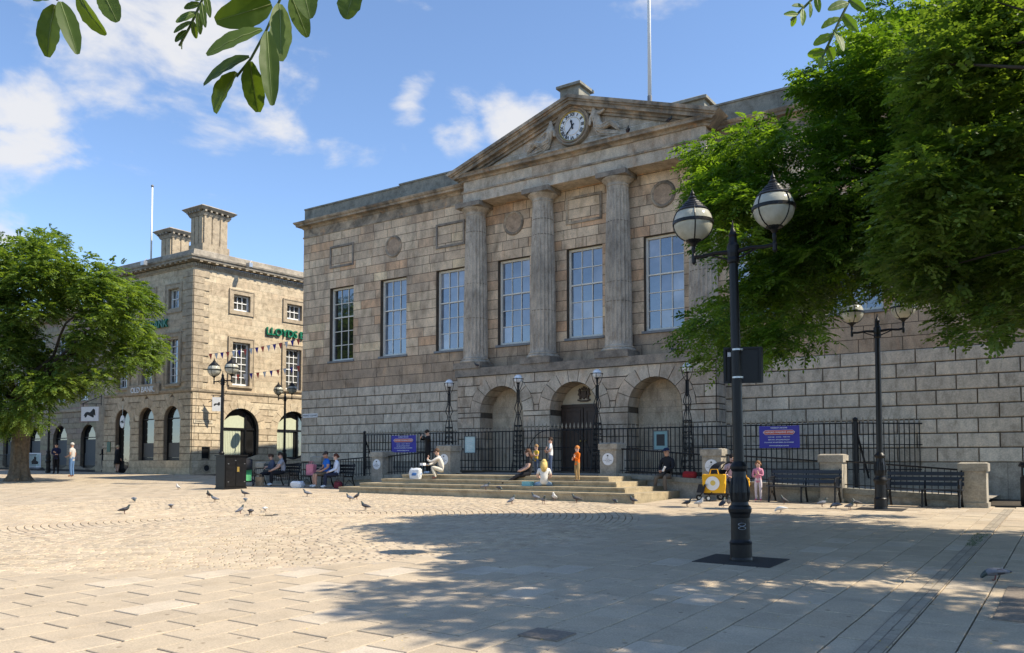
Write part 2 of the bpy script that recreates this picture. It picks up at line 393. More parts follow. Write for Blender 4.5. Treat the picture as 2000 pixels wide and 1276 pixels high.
glassmat('bank_glass', (.07,.072,.066), .2)
glassmat('shop_glass', (.018,.018,.018), .15)
m_, n_, l_ = new_mat('globe_glass')
_g = n_.new('ShaderNodeNewGeometry'); _nz = noise(n_, l_, _g.outputs['Position'], 7., 4)
_cr = ramp(n_, [(.3, (.62,.60,.47)), (.7, (.86,.85,.74))]); l_.new(_nz.outputs['Fac'], _cr.inputs[0])
_bs = n_.new('ShaderNodeBsdfPrincipled'); l_.new(_cr.outputs[0], _bs.inputs['Base Color']); _bs.inputs['Roughness'].default_value = .12
_tr = n_.new('ShaderNodeBsdfTranslucent'); l_.new(_cr.outputs[0], _tr.inputs[0])
_ms = n_.new('ShaderNodeMixShader'); _ms.inputs[0].default_value = .42; l_.new(_bs.outputs[0], _ms.inputs[1]); l_.new(_tr.outputs[0], _ms.inputs[2])
_o = n_.new('ShaderNodeOutputMaterial'); l_.new(_ms.outputs[0], _o.inputs[0])
plain('opal_globe', (.80,.82,.84), .2, spec=.6, vary=.05)

# ------------------------------------------------------------------ ground: bed sheet, slabs, ring of setts
TILT = (0.0208, 0.00755, 0)
def ground_sheet():
    mb = MB()
    xs = [-1500,-400,-120,-66,-50,-40,-30,-20,-10,0,10,20,30,80,300,1500]; ys = [-1500,-300,-60,-25,-10,0,10,20,30,42,80,200,500,1500]
    vs = [(x, y, G(x,y)-.035) for y in ys for x in xs]; n = len(xs)
    fs = [(j*n+i, j*n+i+1, (j+1)*n+i+1, (j+1)*n+i) for j in range(len(ys)-1) for i in range(n-1)]
    mb.add(vs, fs); return mb.build('ground', 'bedding')
ground = struct(ground_sheet())
SC = (-15.25, 12.55); SR = 8.35          # ring of setts in front of the steps
SW, SL = 0.437, 0.66
BX = -7.79                                # a row boundary measured on site
def slab_pts(x0, x1, y0, y1, dz=0., inset=.006):
    pass
slab_me = None
def make_slab_mesh():
    w, h, b = SW/2-.0065, SL/2-.011, .006
    mb = MB()
    vs = [(-w,-h,-.03),(w,-h,-.03),(w,h,-.03),(-w,h,-.03),(-w,-h,-b),(w,-h,-b),(w,h,-b),(-w,h,-b),(-w+b,-h+b,0),(w-b,-h+b,0),(w-b,h-b,0),(-w+b,h-b,0)]
    fs = [(8,9,10,11)]+[(i,(i+1)%4,4+(i+1)%4,4+i) for i in range(4)]+[(4+i,4+(i+1)%4,8+(i+1)%4,8+i) for i in range(4)]
    mb.add(vs, fs); return mb.mesh('paving_slab', ['slab'])
slab_me = make_slab_mesh()
slabs = []
k0 = int((-64-BX)/SW); k1 = int((7-BX)/SW)
for k in range(k0, k1):
    xc = BX+(k+.5)*SW
    ymin, ymax = -3., 30.
    off = 3.88 + (0 if k % 2 == 0 else .33)
    j0 = int((ymin-off)/SL)-1; j1 = int((ymax-off)/SL)+1
    for j in range(j0, j1):
        yc = off+(j+.5)*SL
        if (xc-SC[0])**2+(yc-SC[1])**2 < (SR+.12)**2: continue
        if yc > 27.2 and xc > -39.5: continue
        if xc < -40.5 and yc > 27.3: continue
        if xc > -31 and yc > 23.3: continue
        if xc > -20.4 and xc < -9.7 and yc > 20.1: continue
        if -1.46 < xc < -1.2+.1 and yc > 6: pass
        # skip what lies behind the camera or outside its view
        d = -xc*math.sin(ALPHA)+yc*math.cos(ALPHA); r = xc*math.cos(ALPHA)+yc*math.sin(ALPHA)
        if d < 2.2 or abs(r) > d*.68+1.2: continue
        slabs.append((d, xc, yc))
slabs.sort()
CH0, CH1 = -1.43, -1.25                   # drainage channel
def in_view(d, xc, yc):
    r = xc*math.cos(ALPHA)+yc*math.sin(ALPHA); y = HOR-FPX*G(xc,yc)/d
    return abs(r)*FPX/d < 1020 and y < 1290
vis = [s for s in slabs if in_view(*s)]
near = set(vis[:300])
far = MB(); rs = random.Random(5)
for s in slabs:
    d, xc, yc = s
    if CH0-SW/2 < xc < CH1+SW/2-.1: 
        pass
    dz = rs.uniform(-.0025, .0025)
    if s in near:
        o = inst('paving_slab', slab_me, ground, (xc, yc, G(xc,yc)+dz), (TILT[0]+rs.uniform(-.003,.003), TILT[1]+rs.uniform(-.004,.004), rs.uniform(-.004,.004)))
    else:
        w, h = SW/2-.007, SL/2-.011
        t0 = rs.choice([(.50,.41,.295),(.485,.395,.285),(.465,.375,.27),(.52,.43,.315)]); q = rs.uniform(.94,1.06); t = tuple(c*q for c in t0)
        P = [(xc-w,yc-h),(xc+w,yc-h),(xc+w,yc+h),(xc-w,yc+h)]
        far.add([(x,y,G(x,y)+dz) for x,y in P]+[(x,y,G(x,y)-.03) for x,y in P], [(0,1,2,3),(4,5,1,0),(5,6,2,1),(6,7,3,2),(7,4,0,3)], 0, t)
far.build('far_paving_slabs', 'slab_far', ground, kind='stuff')
# setts laid in rings
st = MB(); rs = random.Random(8)
def lim(x, y): return y < 19.83 or x < -20.62 or x > -9.6
r = .25; ring = 0
while r < SR:
    w = .142; n = max(6, int(2*PI*(r+w/2)/.20)); a0 = rs.uniform(0, 6.28)
    for k in range(n):
        g = .007/(r+w/2); A, B = a0+2*PI*k/n+g, a0+2*PI*(k+1)/n-g
        xm, ym = SC[0]+(r+w/2)*math.cos((A+B)/2), SC[1]+(r+w/2)*math.sin((A+B)/2)
        if not lim(xm, ym): continue
        dz = rs.uniform(-.004, .004); c = rs.choice([(.53,.43,.30),(.50,.405,.285),(.55,.45,.325),(.475,.375,.265)]); q = rs.uniform(.9,1.08); t = tuple(v*q for v in c)
        P = [(r+.006,A),(r+w-.006,A),(r+w-.006,B),(r+.006,B)]; XY = [(SC[0]+a*math.cos(b), SC[1]+a*math.sin(b)) for a,b in P]
        cx, cy = sum(p[0] for p in XY)/4, sum(p[1] for p in XY)/4
        IN = [(cx+(x-cx)*.86, cy+(y-cy)*.86) for x,y in XY]
        st.add([(x,y,G(x,y)-.03) for x,y in XY]+[(x,y,G(x,y)-.008+dz) for x,y in XY]+[(x,y,G(x,y)+dz) for x,y in IN],
               [(8,9,10,11)]+[(i,(i+1)%4,4+(i+1)%4,4+i) for i in range(4)]+[(4+i,4+(i+1)%4,8+(i+1)%4,8+i) for i in range(4)], 0, t)
    r += w; ring += 1
setts = st.build('ring_of_setts', 'slab_far', ground, kind='stuff')
mg = MB(); A_ = 96
for k in range(A_):
    P = [(rr, 2*PI*(k+q)/A_) for rr, q in ((SR-.12,0),(SR+.75,0),(SR+.75,1),(SR-.12,1))]
    XY = [(SC[0]+a*math.cos(b), SC[1]+a*math.sin(b)) for a, b in P]
    if not all(lim(x, y) for x, y in XY): continue
    mg.add([(x, y, G(x,y)-.006) for x, y in XY], [(0,1,2,3)], 0, (.47,.39,.30))
mg.build('paving_margin', 'slab_far', ground)
# drainage channel of small bricks, a manhole plate, patches of bitumen round lamp posts
ch = Pieces('channel_brick', 'slab_far', ground); rs = random.Random(3)
y = 5.2
while y < 22.4:
    for k in range(2):
        x0 = CH0+k*.09; c = rs.uniform(.9,1.2); t = (.36*c,.305*c,.23*c)
        yy = y+(.1 if k % 2 else 0)
        P = [(x0+.006,yy+.006),(x0+.084,yy+.006),(x0+.084,yy+.194),(x0+.006,yy+.194)]
        dz = .006+rs.uniform(-.002,.002)
        ch.add([(a,b,G(a,b)+dz) for a,b in P]+[(a,b,G(a,b)-.02) for a,b in P], [(0,1,2,3),(4,5,1,0),(5,6,2,1),(6,7,3,2),(7,4,0,3)], 0, t)
    y += .2
bed = MB(); P = [(CH0-.005,5.2),(CH1+.005,5.2),(CH1+.005,22.6),(CH0-.005,22.6)]
bed.add([(a,b,G(a,b)+.003) for a,b in P], [(0,1,2,3)]); bed.build('channel_bed', 'rusty_iron', ground)
gr = MB(); rs = random.Random(9)
for i in range(260):
    x, y = rs.gauss(-1.37,.05), rs.uniform(14.4,16.4); h = rs.uniform(.01,.03); a = rs.uniform(0,6.28); z = G(x,y)
    dx, dy = math.cos(a)*.008, math.sin(a)*.008; lx, ly = rs.gauss(0,.02), rs.gauss(0,.02)
    gr.add([(x-dx,y-dy,z),(x+dx,y+dy,z),(x+lx,y+ly,z+h)], [(0,1,2)])
o = gr.build('grass_tuft', 'grass_green'); o['kind'] = 'stuff'; o['label'] = 'green tuft of grass growing in the drainage channel'; o['category'] = 'grass'
def plate(name, label, cat, x0, x1, y0, y1, mat, h=.012):
    mb = MB(); P = [(x0,y0),(x1,y0),(x1,y1),(x0,y1)]
    mb.add([(a,b,G(a,b)+h) for a,b in P]+[(a,b,G(a,b)-.02) for a,b in P], [(0,1,2,3),(4,5,1,0),(5,6,2,1),(6,7,3,2),(7,4,0,3)])
    return tag(mb.build(name, mat), label, cat)
plate('manhole_cover', 'dark rectangular iron cover set in the sunlit foreground slabs', 'manhole cover', -3.88, -3.50, 5.78, 6.10, 'rusty_iron')
plate('inspection_cover', 'dark metal cover at the bottom right edge of the paving', 'manhole cover', -.66, -.2, 8.6, 10.6, 'rusty_iron')

lf = MB(); rs = random.Random(14)
for i in range(150):
    d = 3.6+rs.random()**1.4*12; a = rs.uniform(-.6,.62); p = (_F0+_R*a)*d; x, y = p.x, p.y; z = G(x,y)+.008; w = rs.uniform(0,6.28); L_ = rs.uniform(.018,.034)
    c, s_ = math.cos(w), math.sin(w); lf.add([(x,y,z),(x+c*L_*.5-s_*L_*.22,y+s_*L_*.5+c*L_*.22,z+.006),(x+c*L_,y+s_*L_,z+.003),(x+c*L_*.5+s_*L_*.22,y+s_*L_*.5-c*L_*.22,z+.004)], [(0,1,2,3)])
o = lf.build('fallen_leaves', 'yellow_leaf'); o['kind'] = 'stuff'; o['label'] = 'tiny yellow fallen leaves scattered over the paving'; o['category'] = 'leaves'
# ------------------------------------------------------------------ masonry helpers
def rect(u0, u1, z0, z1): return [(u0,z0),(u1,z0),(u1,z1),(u0,z1)]
def half(h, z):
    """half width of an opening at height z, or None"""
    if h[0] == 'rect':
        return (h[2]-h[1])/2 if h[3] < z < h[4] else None
    uc, r, zs, zb = h[1:]
    if z <= zb or z >= zs+r: return None
    return r if z <= zs else math.sqrt(max(0., r*r-(z-zs)**2))
def hc(h): return (h[1]+h[2])/2 if h[0] == 'rect' else h[1]
def spans(u0, u1, z0, z1, holes):
    cuts = []
    for h in holes:
        a, b = half(h, z0+1e-4), half(h, z1-1e-4)
        if a is None and b is None: continue
        if h[0] == 'rect' and (a is None or b is None):
            if half(h, (z0+z1)/2) is None: continue
            a = b = (h[2]-h[1])/2
        c = hc(h)
        if c < u0 or c > u1: continue
        cuts.append((c, a or 0., b or 0.))
    cuts.sort(); out = []; l0 = l1 = u0
    for c, a, b in cuts:
        out.append((l0, l1, c-a, c-b)); l0, l1 = c+a, c+b
    out.append((l0, l1, u1, u1))
    return [s for s in out if max(s[2]-s[0], s[3]-s[1]) > .03]
def blocks(mb, fn, u0, u1, z0, z1, holes, length, tint, rs, proud=0., depth=.05, gap=.022, jit=.006, start=None):
    for a0, a1, b0, b1 in spans(u0, u1, z0, z1, holes):
        lo, hi = max(a0, a1), min(b0, b1); js = []
        if start is not None:
            k = math.ceil((lo+.2-start)/length); u = start+k*length
            while u < hi-.2: js.append(u); u += length
        else:
            u = lo+length()*rs.uniform(.4, 1.)
            while u < hi-.3: js.append(u); u += length()
        prev = (a0, a1)
        for e in [(j, j) for j in js]+[(b0, b1)]:
            g = gap/2; q = rs.uniform(-jit, jit)
            poly = [(prev[0]+g, z0+g), (e[0]-g, z0+g), (e[1]-g, z1-g), (prev[1]+g, z1-g)]
            if poly[2][0]-poly[3][0] < .01: poly = [poly[0], poly[1], ((poly[2][0]+poly[3][0])/2, z1-g)]
            elif poly[1][0]-poly[0][0] < .01: poly = [((poly[0][0]+poly[1][0])/2, z0+g), poly[2], poly[3]]
            mb.prism(poly, fn, -proud+q, depth, 0, tint(e, z0)); prev = e
def core(mb, fn, u0, u1, z0, z1, holes, d=0., reveal=.3, m=0, t=(.2,.17,.14)):
    """backing wall with openings: front faces and the reveals of every opening"""
    zs = {z0, z1}
    for h in holes:
        if h[0] == 'rect': zs |= {h[3], h[4]}
        else:
            zs |= {h[4], h[3]}; zs |= {h[3]+h[2]*math.sin(PI/2*k/8) for k in range(1, 9)}
    zl = sorted(z for z in zs if z0 <= z <= z1)
    for a, b in zip(zl[:-1], zl[1:]):
        if b-a < 1e-4: continue
        for s in spans(u0, u1, a, b, holes):
            mb.add([fn(s[0],d,a), fn(s[2],d,a), fn(s[3],d,b), fn(s[1],d,b)], [(0,1,2,3)], m, t)
    for h in holes:
        if h[0] == 'rect': pts = rect(h[1], h[2], h[3], h[4])
        else:
            uc, r, zz, zb = h[1:]
            pts = [(uc-r, zb), (uc+r, zb)]+[(uc+r*math.cos(PI*k/16), zz+r*math.sin(PI*k/16)) for k in range(17)]
        n = len(pts)
        mb.add([fn(u,d,z) for u,z in pts]+[fn(u,d+reveal,z) for u,z in pts], [(i,(i+1)%n,(i+1)%n+n,i+n) for i in range(n)], m, t)
def sash(parent, fn, uc, z0, z1, w, cols, rows, meet, inset, paint, glass, label=None, pane_kind=None, rs=rnd, fr=.085, bar=.028):
    """a sliding sash window: painted frame with glazing bars, one object for each pane"""
    mb = MB(); u0, u1 = uc-w/2, uc+w/2; d0, d1 = inset, inset+.10
    for r_ in ((u0,u0+fr,z0,z1),(u1-fr,u1,z0,z1),(u0+fr,u1-fr,z1-fr,z1),(u0+fr,u1-fr,z0,z0+fr*1.3)): mb.prism(rect(*r_), fn, d0, d1)
    a0, a1, b0, b1 = u0+fr, u1-fr, z0+fr*1.3, z1-fr
    zs = [b0+(b1-b0)*k/rows for k in range(rows+1)]; us = [a0+(a1-a0)*k/cols for k in range(cols+1)]
    for k in range(1, cols): mb.prism(rect(us[k]-bar/2, us[k]+bar/2, b0, b1), fn, d0+.035, d1)
    for k in range(1, rows):
        bw = .05 if k == meet else bar
        for c in range(cols): mb.prism(rect(us[c]+bar/2 if c else a0, us[c+1]-bar/2 if c < cols-1 else a1, zs[k]-bw/2, zs[k]+bw/2), fn, d0+(.01 if k == meet else .035), d1)
    win = mb.build('window', paint, parent)
    if label: win['label'] = label
    pw, ph = us[1]-us[0], zs[1]-zs[0]
    gl = [glass]*3 if glass != 'hall_glass' else ['hall_glass','hall_glass','hall_glass_pale','hall_glass_deep']
    pms = [MB().add([(-pw/2,0,-ph/2),(pw/2,0,-ph/2),(pw/2,0,ph/2),(-pw/2,0,ph/2)], [(0,1,2,3)]).mesh('pane', [g_]) for g_ in gl]
    A = Vector(fn(0,0,0)); U = Vector(fn(1,0,0))-A; rz = math.atan2(U.y, U.x)
    for i in range(cols):
        for j in range(rows):
            p = fn((us[i]+us[i+1])/2, d0+.07, (zs[j]+zs[j+1])/2)
            inst('pane', rs.choice(pms), win, p, (rs.uniform(-.012,.012), 0, rz+rs.uniform(-.012,.012)))
    return win
def skin(name, verts, edges, radii, sub=1):
    me = bpy.data.meshes.new(name); me.from_pydata([tuple(v) for v in verts], edges, [])
    o = bpy.data.objects.new(name, me); COL.objects.link(o)
    mo = o.modifiers.new('s', 'SKIN'); mo.branch_smoothing = .6; mo.use_smooth_shade = True
    sv = me.skin_vertices[0].data
    for i, r in enumerate(radii):
        sv[i].radius = r if isinstance(r, tuple) else (r, r)
        sv[i].use_root = (i == 0)
    s2 = o.modifiers.new('u', 'SUBSURF'); s2.levels = sub; s2.render_levels = sub
    bpy.context.view_layer.update()
    out = bpy.data.meshes.new_from_object(o.evaluated_get(bpy.context.evaluated_depsgraph_get()))
    bpy.data.objects.remove(o); bpy.data.meshes.remove(me)
    return out

# ------------------------------------------------------------------ the court house
XC, XL, XR, WY = -15.1, -30.5, 0.3, 27.0
hall = thing('courthouse', 'long two storey grey sandstone court house with columns, pediment and clock', 'building', (XC, 34, G(XC, 27)))
fw = lambda u, d, z: (u, WY+d, z)
rs = random.Random(21)
WIN = [XC+3.2*k for k in range(-4, 5)]
wz0, wz1 = 4.62, 8.05
holes = [('rect', c-.76, c+.76, wz0, wz1) for c in WIN]
mb = MB(); core(mb, fw, XL, XR, 3.30, 11.3, holes, .012, .32)
core(mb, fw, XL, XR, -.03, 3.30, [], .0, .1)
mb.box(XL, XR, WY+.34, 41, -1.6, 12.05, skip=('b',))
mb.build('wall_core', 'joint', hall)
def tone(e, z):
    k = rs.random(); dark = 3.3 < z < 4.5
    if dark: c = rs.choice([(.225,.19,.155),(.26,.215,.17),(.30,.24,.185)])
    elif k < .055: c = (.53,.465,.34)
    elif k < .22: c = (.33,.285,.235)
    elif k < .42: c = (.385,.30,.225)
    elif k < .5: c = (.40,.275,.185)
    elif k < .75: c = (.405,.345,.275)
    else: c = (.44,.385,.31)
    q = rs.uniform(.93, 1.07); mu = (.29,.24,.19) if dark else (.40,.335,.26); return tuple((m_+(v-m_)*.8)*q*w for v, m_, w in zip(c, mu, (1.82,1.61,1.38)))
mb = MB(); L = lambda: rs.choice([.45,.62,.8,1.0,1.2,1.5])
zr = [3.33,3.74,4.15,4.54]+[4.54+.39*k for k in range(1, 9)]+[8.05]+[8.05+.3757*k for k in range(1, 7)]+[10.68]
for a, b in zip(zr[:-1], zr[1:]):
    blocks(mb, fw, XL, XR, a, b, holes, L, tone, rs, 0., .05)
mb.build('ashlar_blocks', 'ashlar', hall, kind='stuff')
# rusticated ground floor: one object for each block
def rust_mesh(w, h, c=.022, d=.05):
    m = MB(); w2, h2 = w/2, h/2
    vs = [(-w2,0,-h2),(w2,0,-h2),(w2,0,h2),(-w2,0,h2),(-w2,-d+c,-h2),(w2,-d+c,-h2),(w2,-d+c,h2),(-w2,-d+c,h2),(-w2+c,-d,-h2+c),(w2-c,-d,-h2+c),(w2-c,-d,h2-c),(-w2+c,-d,h2-c)]
    return m.add(vs, [(8,9,10,11)]+[(i,(i+1)%4,4+(i+1)%4,4+i) for i in range(4)]+[(4+i,4+(i+1)%4,8+(i+1)%4,8+i) for i in range(4)]).mesh('stone_block', ['ashlar_piece'])
RH, RB = .42, 1.06
rust = rust_mesh(RB-.03, RH-.03)
for k in range(8):
    z = -.03+RH*k+RH/2
    for (a, b) in ((XL, -20.45), (-9.72, XR)):
        u = a-(RB/2 if k % 2 else 0)
        while u < b-.05:
            l, r_ = max(u, a), min(u+RB, b)
            if r_-l > .12: inst('stone_block', rust, hall, ((l+r_)/2, WY-.002, z), (0,0,0), ((r_-l-.03)/(RB-.03), 1, 1))
            u += RB
for a, b in ((XL-.04, -20.47), (-9.7, XR)):
    mb = Pieces('plinth_stone', 'pier_stone', hall); x = a
    while x < b-.1:
        e = min(b, x+rs.uniform(1.4, 2.2)); mb.box(x+.003, e-.003, WY-.09, WY+.2, -1.7, -.034); x = e
# panels and roundels above the windows
for k, c in enumerate(WIN):
    if k % 2 == 0:
        mb = MB()
        for q in ((c-.77,c+.77,9.93,10.02),(c-.77,c+.77,8.98,9.07),(c-.77,c-.68,9.07,9.93),(c+.68,c+.77,9.07,9.93)): mb.prism(rect(*q), fw, -.045, .0)
        mb.build('panel_moulding', 'dark_stone' if k in (0,2) else 'cornice_stone', hall)
    else:
        mb = MB(); ns = 40; pr = [(.36,-.015),(.39,-.05),(.44,-.06),(.48,-.03),(.49,.0)]
        for i in range(ns):
            for j in range(len(pr)-1):
                A, B = 2*PI*i/ns, 2*PI*(i+1)/ns
                mb.add([fw(c+pr[q][0]*math.cos(w), pr[q][1], 9.46+pr[q][0]*math.sin(w)) for q, w in ((j,A),(j+1,A),(j+1,B),(j,B))], [(0,3,2,1)])
        mb.build('roundel_moulding', 'cornice_stone', hall)
        mb = MB(); mb.add([fw(c+.37*math.cos(2*PI*i/ns), -.02, 9.46+.37*math.sin(2*PI*i/ns)) for i in range(ns)], [tuple(range(ns))])
        mb.build('roundel', 'roundel_stone', hall)
# windows with sills
for k, c in enumerate(WIN):
    sash(hall, fw, c, wz0, wz1, 1.52, 3, 5, 3, .19, 'sash_paint', 'hall_glass_dark' if k == 0 else 'hall_glass', 'sash window with dark panes' if k == 0 else None)
    mb = MB(); mb.prism(rect(c-.84, c+.84, 4.54, 4.625), fw, -.06, .2); mb.build('window_sill', 'lead', hall)
# cornice, parapet and blocking course of the wings
prof = [(0,10.66),(.03,10.68),(.03,10.74),(.0,10.76),(.0,11.10),(.04,11.12),(.07,11.18),(.12,11.21),(.27,11.23),(.28,11.31),(.33,11.34),(.37,11.41),(.37,11.44),(.0,11.50)]
for pth in ([(XL,41),(XL,WY),(-20.2,WY)], [(-10.0,WY),(XR,WY),(XR,41)]):
    mb = MB(); mb.sweep(pth, prof); mb.build('cornice', 'cornice_stone', hall)
mb = Pieces('parapet_stone', 'coping_stone', hall); x = XL
while x < XR-.1:
    e = min(XR, x+rs.uniform(1.1,1.5)); top = 12.13+(.09 if x > -24.6 else 0)
    mb.box(x+.003, e-.003, WY+.04, WY+.45, 11.47, top-.07); mb.box(x+.003, e-.003, WY-.0, WY+.5, top-.068, top); x = e
mb.box(XL, XL+.4, WY+.5, 41, 11.47, 12.12)
# portico: rusticated arcade
PY, PA, PB = 26.2, -20.45, -9.72
fp = lambda u, d, z: (u, PY+d, z)
ARC = [XC-3.2, XC, XC+3.2]; AR, AS = 1.0, 1.9; TZ = -.38
ah = [('arch', c, AR, AS, TZ) for c in ARC]
mb = MB(); core(mb, fp, PA, PB, TZ-.6, 3.34, ah, .0, .78)
for x0, x1 in ((PA, PA+.02), (PB-.02, PB)): mb.box(x0, x1, PY, WY, TZ-.6, 3.34)
mb.build('arcade_core', 'joint', hall)
rows = [-.38,.03,.45,.87,1.29,1.71,1.9,2.13,2.55,2.97,3.34]
vo = [('arch', c, 1.52, AS, AS-.01) for c in ARC]; inn = [('arch', c, AR, AS, TZ) for c in ARC]
def tone2(e, z):
    c = rs.choice([(.61,.52,.405),(.58,.485,.375),(.63,.535,.415),(.56,.455,.345),(.59,.47,.35)]); q = rs.uniform(.92,1.08); return tuple(v*q for v in c)
mb = Pieces('stone_block', 'ashlar', hall)
for i, (a, b) in enumerate(zip(rows[:-1], rows[1:])):
    hs = [('arch', c, 1.50, AS, -9) for c in ARC] if a >= 1.89 else inn
    blocks(mb, fp, PA, PB, a, b, hs, .95, tone2, rs, .055, .0, .035, .004, start=PA+(.35 if (i if i < 6 else i-1) % 2 else .83))
for c in ARC:                      # wedge stones of the arches
    nv = 9
    for k in range(nv):
        A, B = PI*k/nv, PI*(k+1)/nv
        if k in (0, nv-1) and False: continue
        pts = []
        for w in (A+.012, (A+B)/2, B-.012): pts.append((c+(AR+.004)*math.cos(w), AS+(AR+.004)*math.sin(w)))
        ro = []
        for w in (B-.008, (A+B)/2, A+.008):
            r_ = 1.485
            if AS+r_*math.sin(w) > 3.325: r_ = (3.325-AS)/math.sin(w)
            if 2 < k < 6: r_ = (3.325-AS)/math.sin(w)
            ro.append((c+r_*math.cos(w), AS+r_*math.sin(w)))
        poly = ro[::-1]+pts[::-1]
        poly = [pts[0]]+[ro[2], ro[1], ro[0]]+[pts[2], pts[1]]
        mb.prism(poly, fp, -.06+rs.uniform(-.004,.004), .0, 0, tone2(0, 0))
        # soffit stone inside the vault
        S = [(c+(AR-.012)*math.cos(w), AS+(AR-.012)*math.sin(w)) for w in (A+.01, B-.01)]
        mb.add([fp(S[0][0],-.05,S[0][1]), fp(S[1][0],-.05,S[1][1]), fp(S[1][0],.77,S[1][1]), fp(S[0][0],.77,S[0][1])], [(0,1,2,3)], 0, tone2(0,0))
    for a, b in zip(rows[:5], rows[1:6]):
        for sgn in (-1, 1):
            x = c+sgn*(AR-.012)
            mb.add([(x,PY-.05,a+.016),(x,PY+.77,a+.016),(x,PY+.77,b-.016),(x,PY-.05,b-.016)], [(0,1,2,3)], 0, tone2(0,0))
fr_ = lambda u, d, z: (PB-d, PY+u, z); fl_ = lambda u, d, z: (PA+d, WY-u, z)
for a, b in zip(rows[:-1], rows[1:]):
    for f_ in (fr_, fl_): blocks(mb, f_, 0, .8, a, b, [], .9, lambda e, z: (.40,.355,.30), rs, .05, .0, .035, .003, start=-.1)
# niche backs and the doorway
for k, c in enumerate(ARC):
    bk = MB() if k == 1 else Pieces('niche_stone', 'ashlar', hall)
    if k != 1:
        for i, (a, b) in enumerate(zip(rows[:-1], rows[1:])):
            if a > 2.9: continue
            w = AR if b <= AS else math.sqrt(max(.01, AR*AR-max(0, a-AS)**2))+.02
            x = c-w
            while x < c+w-.05:
                e = min(c+w, x+rs.uniform(.6,1.1)); q = rs.uniform(.92,1.08)
                bk.box(x+.003, e-.003, WY-.03, WY+.02, a+.003, b-.003, t=(.60*q,.50*q,.37*q)); x = e
    else:
        tz = 2.12
        bk.add([(c+(AR-.01)*math.cos(PI*i/20), WY-.02, max(tz, AS+(AR-.01)*math.sin(PI*i/20))) for i in range(21)], [tuple(range(20,-1,-1))])
        bk.build('tympanum_panel', 'old_cream', hall)
        dm = MB(); dm.box(c-AR+.01, c+AR-.01, WY-.10, WY+.02, 2.0, 2.12); dm.box(c-AR+.01, c+AR-.01, WY-.06, WY-.02, TZ, 2.0)
        frame = dm.build('door_frame', 'door_wood', hall)
        for sx in (-1, 1):
            lf = MB(); x0, x1 = sorted((c+sx*.02, c+sx*.92)); lf.box(x0, x1, WY-.11, WY-.062, TZ, 1.98)
            for q in range(3):
                a, b = TZ+.12+q*.76, TZ+.76+q*.76
                for (p, q2, r2, s2) in ((x0+.1,x1-.1,b-.04,b),(x0+.1,x1-.1,a,a+.04),(x0+.1,x0+.14,a+.04,b-.04),(x1-.14,x1-.1,a+.04,b-.04)): lf.box(p, q2, WY-.135, WY-.112, r2, s2)
            d_ = lf.build('door', 'door_wood', hall)
            MB().ball((c+sx*.1, WY-.15, .75), .035).build('door_knob', 'gilt', d_)
        # royal arms above the door: shield, crown, two supporters, motto scroll
        cr = MB(); cx, cz, y0 = c, 2.50, WY-.05
        fc = lambda u, d, z: (cx+u, y0+d, cz+z)
        cr.prism([(-.11,-.02),(-.10,-.12),(0,-.2),(.10,-.12),(.11,-.02),(.11,.12),(-.11,.12)], fc, -.05, .04)
        cr.prism([(-.09,.14),(.09,.14),(.11,.24),(.05,.2),(0,.29),(-.05,.2),(-.11,.24)], fc, -.05, .04)
        for sx in (-1, 1):
            pts = [(.13,-.2),(.2,-.2),(.19,-.08),(.26,-.04),(.22,.06),(.24,.14),(.18,.21),(.13,.13),(.16,.04),(.12,-.06)]
            pts = [(sx*a, b) for a, b in pts]; cr.prism(pts if sx > 0 else pts[::-1], fc, -.04, .04)
        cr.prism([(-.26,-.25),(-.13,-.29),(.13,-.29),(.26,-.25),(.26,-.2),(.13,-.235),(-.13,-.235),(-.26,-.2)], fc, -.05, .04)
        o = cr.build('coat_of_arms', 'crest_brown', hall); fixnormals(o.data)
# band over the arcade, column pedestals
mb = Pieces('band_stone', 'dark_stone', hall); x = PA-.06
while x < PB+.05:
    e = min(PB+.06, x+rs.uniform(1.2,1.8)); mb.box(x+.002, e-.002, PY-.13, WY+.0, 3.345, 3.66); x = e
# columns
COLX = [XC-4.8, XC-1.6, XC+1.6, XC+4.8]; CYY = 26.64
def shaft_mesh():
    m = MB(); nf, ns = 20, 120
    zz = [4.10,4.14,4.3,5.4,6.6,7.8,8.9,9.6,9.88]; rr = [.515,.50,.498,.492,.478,.455,.43,.405,.395]
    b = 0
    for z, r_ in zip(zz, rr):
        for k in range(ns):
            w = 2*PI*k/ns; fl = abs(math.sin(nf*w/2)); q = r_*(1-.10*fl) if 4.14 < z < 9.85 else r_
            m.v.append((q*math.cos(w), q*math.sin(w), z))
    for i in range(len(zz)-1):
        for k in range(ns):
            k2 = (k+1) % ns; m.f.append((i*ns+k, i*ns+k2, (i+1)*ns+k2, (i+1)*ns+k)); m.m.append(0); m.t.append((1,1,1))
    return m.mesh('column', ['column_stone'])
shaft = shaft_mesh()
cap = MB().lathe([(.395,9.88),(.42,9.90),(.42,9.93),(.40,9.95),(.41,9.99),(.44,10.03),(.52,10.10),(.575,10.14),(.585,10.17)], n=40).mesh('capital', ['column_stone'], True)
aba = MB().box(-.60,.60,-.60,.42,10.172,10.352).mesh('abacus', ['dark_stone'])
bas = MB().lathe([(.61,3.905),(.63,3.93),(.635,3.97),(.60,4.01),(.545,4.02),(.56,4.04),(.575,4.06),(.56,4.09),(.52,4.10)], n=40).mesh('base', ['column_stone'], True)
pln = MB().box(-.66,.66,-.62,.35,3.662,3.903).mesh('pedestal', ['dark_stone'])
